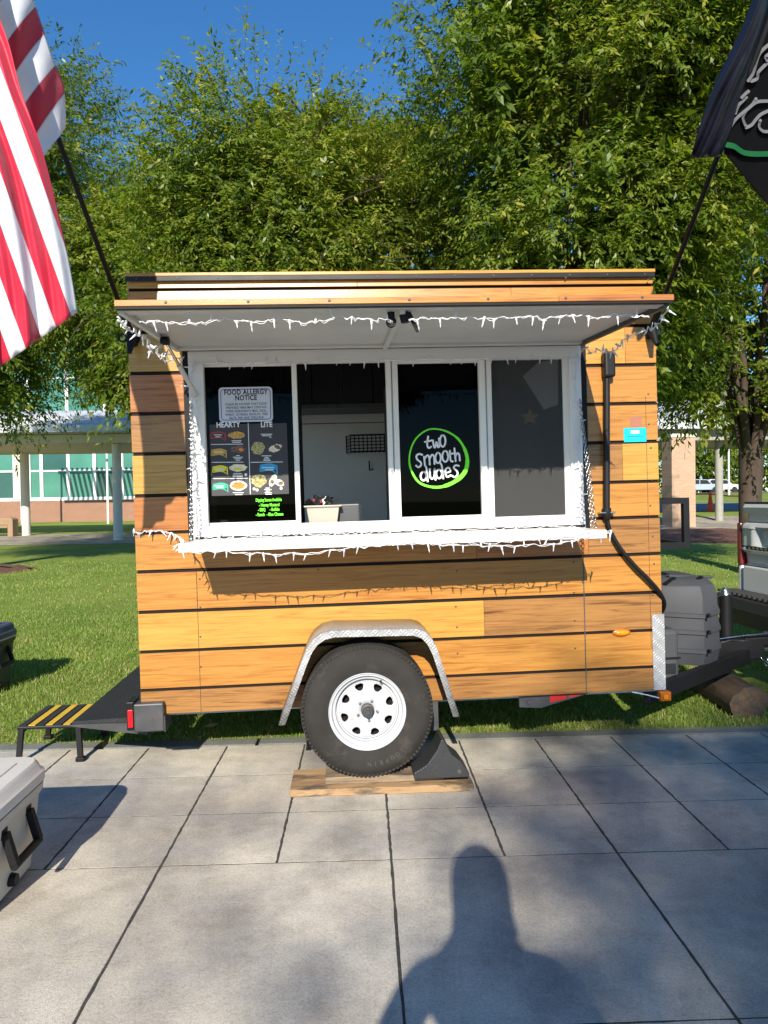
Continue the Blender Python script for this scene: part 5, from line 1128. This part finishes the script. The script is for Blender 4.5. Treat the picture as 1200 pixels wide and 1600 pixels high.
# ------------------------------------------------------------------ photographer, standing where the picture is taken from
def person():
    J = {'pel': (0, 0, .98, .18, .11), 'wai': (0, .0, 1.12, .20, .11), 'che': (0, .02, 1.32, .20, .12), 'nk0': (0, .01, 1.48, .075, .07), 'nk1': (0, .03, 1.56, .055, .055), 'hd0': (0, .05, 1.64, .075, .09), 'hd1': (0, .045, 1.74, .078, .095), 'hd2': (0, .04, 1.80, .05, .06)}
    E_ = [('pel', 'wai'), ('wai', 'che'), ('che', 'nk0'), ('nk0', 'nk1'), ('nk1', 'hd0'), ('hd0', 'hd1'), ('hd1', 'hd2')]
    for s, t in ((-1, 'l'), (1, 'r')):
        J.update({t+'hip': (s*.10, 0, .93, .095, .095), t+'kne': (s*.12, .01, .50, .062, .065), t+'ank': (s*.13, -.02, .09, .042, .045), t+'toe': (s*.15, .15, .04, .04, .03), t+'sho': (s*.225, .0, 1.41, .075, .07), t+'elb': (s*.335, .08, 1.15, .055, .055), t+'wri': (s*.075, .165, 1.44, .030, .03), t+'han': (s*.055, .19, 1.50, .034, .02)})
        E_ += [('pel', t+'hip'), (t+'hip', t+'kne'), (t+'kne', t+'ank'), (t+'ank', t+'toe'), ('che', t+'sho'), (t+'sho', t+'elb'), (t+'elb', t+'wri'), (t+'wri', t+'han')]
        for q in range(4):
            J[t+'f%d' % q] = (s*(.055-.02), .207, 1.475+q*.020, .009, .009); J[t+'g%d' % q] = (s*.02, .193, 1.47+q*.021, .008, .008); E_ += [(t+'han', t+'f%d' % q), (t+'f%d' % q, t+'g%d' % q)]
        J[t+'th'] = (s*.055, .16, 1.53, .010, .010); E_.append((t+'han', t+'th'))
    ks = list(J); me = bpy.data.meshes.new('person'); me.from_pydata([J[k][:3] for k in ks], [(ks.index(a), ks.index(b)) for a, b in E_], [])
    o = bpy.data.objects.new('person', me); COL.objects.link(o)
    o.modifiers.new('skin', 'SKIN')
    for k, v in zip(ks, me.skin_vertices[0].data): v.radius = J[k][3:5]; v.use_root = (k == 'pel')
    sb = o.modifiers.new('sub', 'SUBSURF'); sb.levels = 1; sb.render_levels = 2
    ma, t, b = nt('clothing and skin'); tc = N(t, 'ShaderNodeTexCoord'); sx = N(t, 'ShaderNodeSeparateXYZ'); t.links.new(tc.outputs['Object'], sx.inputs[0]); mr = N(t, 'ShaderNodeMath', operation='DIVIDE'); mr.inputs[1].default_value = 2.0; t.links.new(sx.outputs['Z'], mr.inputs[0])
    t.links.new(ramp(t, mr.outputs[0], [(0, (.03, .03, .03)), (.05, (.04, .06, .12)), (.49, (.10, .11, .13)), (.745, (.45, .27, .19)), (.865, (.05, .03, .02))], 'CONSTANT'), b.inputs['Base Color']); b.inputs['Roughness'].default_value = .8
    me.materials.append(ma); return o
pe = person(); MB().lathe([(0, .135), (.06, .125), (.105, .07), (.12, 0), (.118, -.08), (.115, -.15), (.12, -.20), (.08, -.23), (0, -.2)], (0, .01, 1.74), 'z', 24).build('hair', pm('dark brown hair', (.03, .018, .01), .6), pe, smooth=True); pe.location = (.10, -.27, 0); tag(pe, 'standing person in a dark shirt and jeans whose shadow falls on the paving', 'person')
ph = MB().box(-.038, .038, -.005, .005, -.08, .08).build('phone', M['dark'], None, bevel=.006); ph.location = (.10, -.085, 1.50); tag(ph, 'phone held upright in both hands', 'phone')

# ------------------------------------------------------------------ trees: tapered trunk and limbs, crown of leaf sprays
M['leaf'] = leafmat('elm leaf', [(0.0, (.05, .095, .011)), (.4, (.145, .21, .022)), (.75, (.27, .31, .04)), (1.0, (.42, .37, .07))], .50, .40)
def nrm(a): return a/np.maximum(np.linalg.norm(a, axis=-1, keepdims=True), 1e-9)
def lumps(p, g, k=7, f=1.0):
    d = g.normal(size=(k, 3)); ph = g.uniform(0, 6.28, k); return np.sin(p@(d.T)*f+ph).sum(-1)/math.sqrt(k)
def tree(name, label, base, zb, zt, rad, sprays, per, leaf, seed, trunk_r=.16, fork=2.0, prof=None, droop=.25, gap=-.35, shoots=0, lean=(0, 0), spray_len=(.45, .9), sq=(1, 1), group='trees behind the trailer', limbs=9):
    g = np.random.default_rng(seed); bx, by, bz_ = base; root = thing(name, label, 'tree', base, group=group)
    prof = prof or [(0, .35), (.15, .62), (.4, .95), (.6, 1.0), (.8, .78), (.93, .45), (1, .08)]
    ph_, pr_ = zip(*prof)
    n = int(sprays*2.2); h = g.random(n)**.9; th = g.uniform(0, 2*np.pi, n)
    lob = 1+.16*np.sin(3*th+seed)+.12*np.sin(5*th+2*seed+h*7)+.10*np.sin(h*17+th*2)
    Rm = np.interp(h, ph_, pr_)*rad*lob; rf = 1-.72*g.random(n)**1.35
    p = np.stack([Rm*rf*np.cos(th)*sq[0]+lean[0]*h, Rm*rf*np.sin(th)*sq[1]+lean[1]*h, zb+(zt-zb)*h], -1)
    keep = (lumps(p, g, 8, 1.5)+.5*lumps(p, g, 8, 3.4)) > gap; p = p[keep][:sprays]; h = h[keep][:sprays]; th = th[keep][:sprays]; ns = len(p)
    out = np.stack([np.cos(th), np.sin(th), np.zeros(ns)], -1); up = np.array([0, 0, 1.0])
    dirv = nrm(out*g.uniform(.5, 1.1, (ns, 1))+up*(g.normal(.25, .45, (ns, 1))+.5*(h[:, None]-.5))+g.normal(0, .45, (ns, 3))); ln_ = g.uniform(*spray_len, ns)
    if shoots:
        hs = g.uniform(.72, .97, shoots); ts = g.uniform(0, 2*np.pi, shoots); Rs_ = np.interp(hs, ph_, pr_)*rad*g.uniform(.3, 1.0, shoots)
        p = np.concatenate([p, np.stack([Rs_*np.cos(ts)*sq[0]+lean[0]*hs, Rs_*np.sin(ts)*sq[1]+lean[1]*hs, zb+(zt-zb)*hs], -1)])
        dirv = np.concatenate([dirv, nrm(np.stack([.25*np.cos(ts), .25*np.sin(ts), np.ones(shoots)], -1)+g.normal(0, .12, (shoots, 3)))]); ln_ = np.concatenate([ln_, g.uniform(.7, 1.5, shoots)]); h = np.concatenate([h, hs]); ns = len(p)
    t = np.linspace(.08, 1.0, per)[None, :, None]
    pts = p[:, None, :]+dirv[:, None, :]*ln_[:, None, None]*t+np.array([0, 0, -1.0])*(droop*ln_)[:, None, None]*t**2
    pts += g.normal(0, .012, pts.shape); tan = nrm(dirv[:, None, :]-2*droop*t*np.array([0, 0, 1.0]))
    side = nrm(np.cross(tan, up)+g.normal(0, .25, tan.shape)); sgn = np.where(np.arange(per) % 2 == 0, 1, -1)[None, :, None]
    ax = nrm(tan*.75+side*sgn*.8+np.array([0, 0, -.30])+g.normal(0, .28, tan.shape)); nm = nrm(up+out.mean()*0+.55*nrm(np.concatenate([pts[..., :2], 0*pts[..., :1]], -1))+g.normal(0, .45, tan.shape))
    wv = nrm(np.cross(ax, nm)); rin = np.concatenate([rf[keep][:sprays], np.ones(ns-len(rf[keep][:sprays]))]); Lf = leaf*g.uniform(.65, 1.25, (ns, per, 1))*np.where(rin < .6, 1.75, 1.0)[:, None, None]*g.uniform(.72, 1.3, (ns, 1, 1)); nm2 = np.cross(wv, ax)
    A = pts; B = pts+ax*Lf*.45+wv*Lf*.20-nm2*Lf*.05; Cc = pts+ax*Lf-nm2*Lf*.16; Dd = pts+ax*Lf*.45-wv*Lf*.20-nm2*Lf*.05
    V = np.stack([A, B, Cc, Dd], 2).reshape(-1, 3); nl = ns*per; F_ = np.arange(nl*4).reshape(-1, 4)
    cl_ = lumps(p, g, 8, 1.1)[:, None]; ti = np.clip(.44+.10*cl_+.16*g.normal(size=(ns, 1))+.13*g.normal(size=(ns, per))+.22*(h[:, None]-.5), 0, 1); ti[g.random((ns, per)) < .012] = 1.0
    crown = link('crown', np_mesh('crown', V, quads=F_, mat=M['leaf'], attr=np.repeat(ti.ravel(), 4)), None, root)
    # wood
    mb = MB(); tk = [Vector((0, 0, -.15)), Vector((.02, .0, .25)), Vector((.0, .02, fork*.6)), Vector((.02, 0, fork))]
    mb.tube(tk, [trunk_r*1.45, trunk_r*1.08, trunk_r, trunk_r*1.12], 12)
    tips = []
    for k in range(limbs):
        a = 2*math.pi*k/limbs+g.uniform(-.3, .3); hh_ = g.uniform(.55, .98); rr2 = np.interp(hh_, ph_, pr_)*rad*g.uniform(.35, .85)
        e = Vector((rr2*math.cos(a)*sq[0]+lean[0]*hh_, rr2*math.sin(a)*sq[1]+lean[1]*hh_, zb+(zt-zb)*hh_)); s0 = Vector((.5*trunk_r*math.cos(a), .5*trunk_r*math.sin(a), fork-.15)); c1 = Vector((e.x*.30, e.y*.30, fork+(e.z-fork)*.45))
        path = [(1-q)**2*s0+2*q*(1-q)*c1+q*q*e for q in [z_/8 for z_ in range(9)]]
        path = [Vector(q_)+Vector(g.normal(0, .035, 3)) if 0 < i_ < 8 else Vector(q_) for i_, q_ in enumerate(path)]
        r0 = trunk_r*g.uniform(.24, .36); mb.tube(path, [r0*(1-.85*q)+.006 for q in np.linspace(0, 1, 9)], 7); tips += path[2:]
    tp2 = np.array([tuple(q) for q in tips])
    sel = g.choice(len(p), min(len(p), 260), replace=False)
    for i in sel:
        dd = np.linalg.norm(tp2-p[i], axis=1)+np.where(tp2[:, 2] > p[i][2], 2.0, 0); j = int(dd.argmin())
        if dd[j] < 3.2:
            a = Vector(tp2[j]); b = Vector(p[i]); mid = (a+b)/2+Vector((0, 0, .12*(b-a).length))+Vector(g.normal(0, .04, 3)); mb.tube([a, mid, b], [.020, .012, .005], 5, False)
    wood = mb.build('trunk', M['bark'], root, smooth=60, recalc=False)
    # fine twigs carrying the leaves
    m_ = min(ns, 2600); idx = g.choice(ns, m_, replace=False); q0 = p[idx]; q1 = pts[idx, per//2]; q2 = pts[idx, -1]; o_ = g.normal(0, 1, (m_, 3)); o_ = nrm(np.cross(o_, q2-q0))*.0045
    Vt = np.stack([q0-o_, q0+o_, q1-o_*.7, q1+o_*.7, q2-o_*.3, q2+o_*.3], 1).reshape(-1, 3); i0 = np.arange(m_)*6
    Ft = np.concatenate([np.stack([i0, i0+1, i0+3, i0+2], -1), np.stack([i0+2, i0+3, i0+5, i0+4], -1)])
    tag(link('twigs', np_mesh('twigs', Vt, quads=Ft, mat=M['bark']), None, root), kind='stuff')
    return root
tree('elm_tree', 'tall dense elm-like tree filling the right half behind the trailer roof', (3.3, 11.2, 0), 3.1, 12.8, 3.25, 14000, 20, .088, 21, .17, 2.2, shoots=40, lean=(1.1, 0), gap=.05)
tree('elm_tree', 'rounded elm-like tree behind the left half of the trailer roof', (-1.4, 12.0, 0), 2.2, 8.45, 2.0, 8200, 20, .086, 22, .14, 2.1, shoots=110, gap=.0, prof=[(0, .95), (.2, 1.05), (.45, 1.08), (.7, .98), (.88, .75), (.97, .45), (1, .2)])
tree('elm_tree', 'spreading tree with low boughs at the far left behind the striped flag', (-9.9, 17.3, 0), 3.7, 13.3, 4.7, 9000, 20, .11, 23, .22, 2.6, shoots=40, spray_len=(.6, 1.2), gap=-.25)
tree('elm_tree', 'tree with a stout forked trunk standing behind the pickup truck', (7.8, 14.0, 0), 3.3, 12.5, 4.0, 6500, 20, .10, 24, .21, 2.4, shoots=10, spray_len=(.6, 1.2), gap=-.2, limbs=12)
tree('elm_tree', 'background tree showing between the two trees behind the trailer', (.9, 15.5, 0), 2.4, 9.2, 2.9, 4600, 19, .11, 25, .15, 2.2, shoots=20)
tree('elm_tree', 'lower tree filling the gap left of the rounded tree behind the trailer', (-4.6, 15.5, 0), 4.0, 7.8, 2.3, 3600, 19, .11, 26, .14, 2.0, shoots=15)
for k, (x, y, hgt, rd_) in enumerate(((34, 98, 14, 7), (46, 100, 16, 8), (58, 104, 15, 8), (72, 100, 17, 9), (24, 108, 15, 8), (12, 112, 16, 9), (86, 110, 18, 10), (-2, 116, 15, 9), (-64, 80, 17, 9))):
    lb = ['far bushy tree beyond the road, left of the brick pillar', 'far bushy tree beyond the road behind the taupe column', 'far bushy tree beyond the road behind the lamp posts', 'far bushy tree beyond the road at the right edge', 'far tree beyond the road, hidden mostly by the trailer front', 'distant tree straight behind the trailer', 'distant tree far right past the lamp posts', 'distant tree behind the trailer centre', 'distant tree left of the school building'][k]
    tree('distant_tree', lb, (x, y, ez(x, y)), .6, hgt, rd_, 1500, 9, .55, 40+k, .3, 2.0, spray_len=(1.2, 2.4), gap=-.8, group='distant trees', limbs=6, prof=[(0, .75), (.2, .95), (.5, 1.0), (.8, .7), (1, .15)])
# trees behind the photographer, whose shade falls on the paving
tree('shade_tree', 'tree behind the photographer shading the right side of the paving', (2.3, -19.0, 0), 5.8, 13.5, 4.5, 4000, 16, .20, 61, .16, 2.0, gap=.2, spray_len=(.6, 1.1), group='trees shading the paving')

# a few dry leaves lying on the lawn and along the kerb
g_ = np.random.default_rng(77); nlf = 110; lx_ = g_.uniform(-6.5, 6.0, nlf); ly_ = 4.75+g_.random(nlf)**1.4*11; keep_ = ~((lx_ > -1.5) & (lx_ < 1.9) & (ly_ > 4.9)); lx_, ly_ = lx_[keep_], ly_[keep_]; nlf = len(lx_)
an_ = g_.uniform(0, 6.28, nlf); sz_ = g_.uniform(.03, .055, nlf); ax_ = np.stack([np.cos(an_), np.sin(an_), g_.uniform(-.3, .3, nlf)], -1)*sz_[:, None]; sd_ = np.stack([-np.sin(an_), np.cos(an_), g_.uniform(-.4, .4, nlf)], -1)*sz_[:, None]*.42; c_ = np.stack([lx_, ly_, np.full(nlf, .05)], -1)
tag(link('fallen_leaves', np_mesh('fallen_leaves', np.stack([c_-ax_, c_+sd_, c_+ax_, c_-sd_], 1).reshape(-1, 3), quads=np.arange(nlf*4).reshape(-1, 4), mat=pm('dry leaf', (.42, .27, .10), .8))), 'dry fallen leaves scattered over the lawn', 'leaves', kind='stuff')
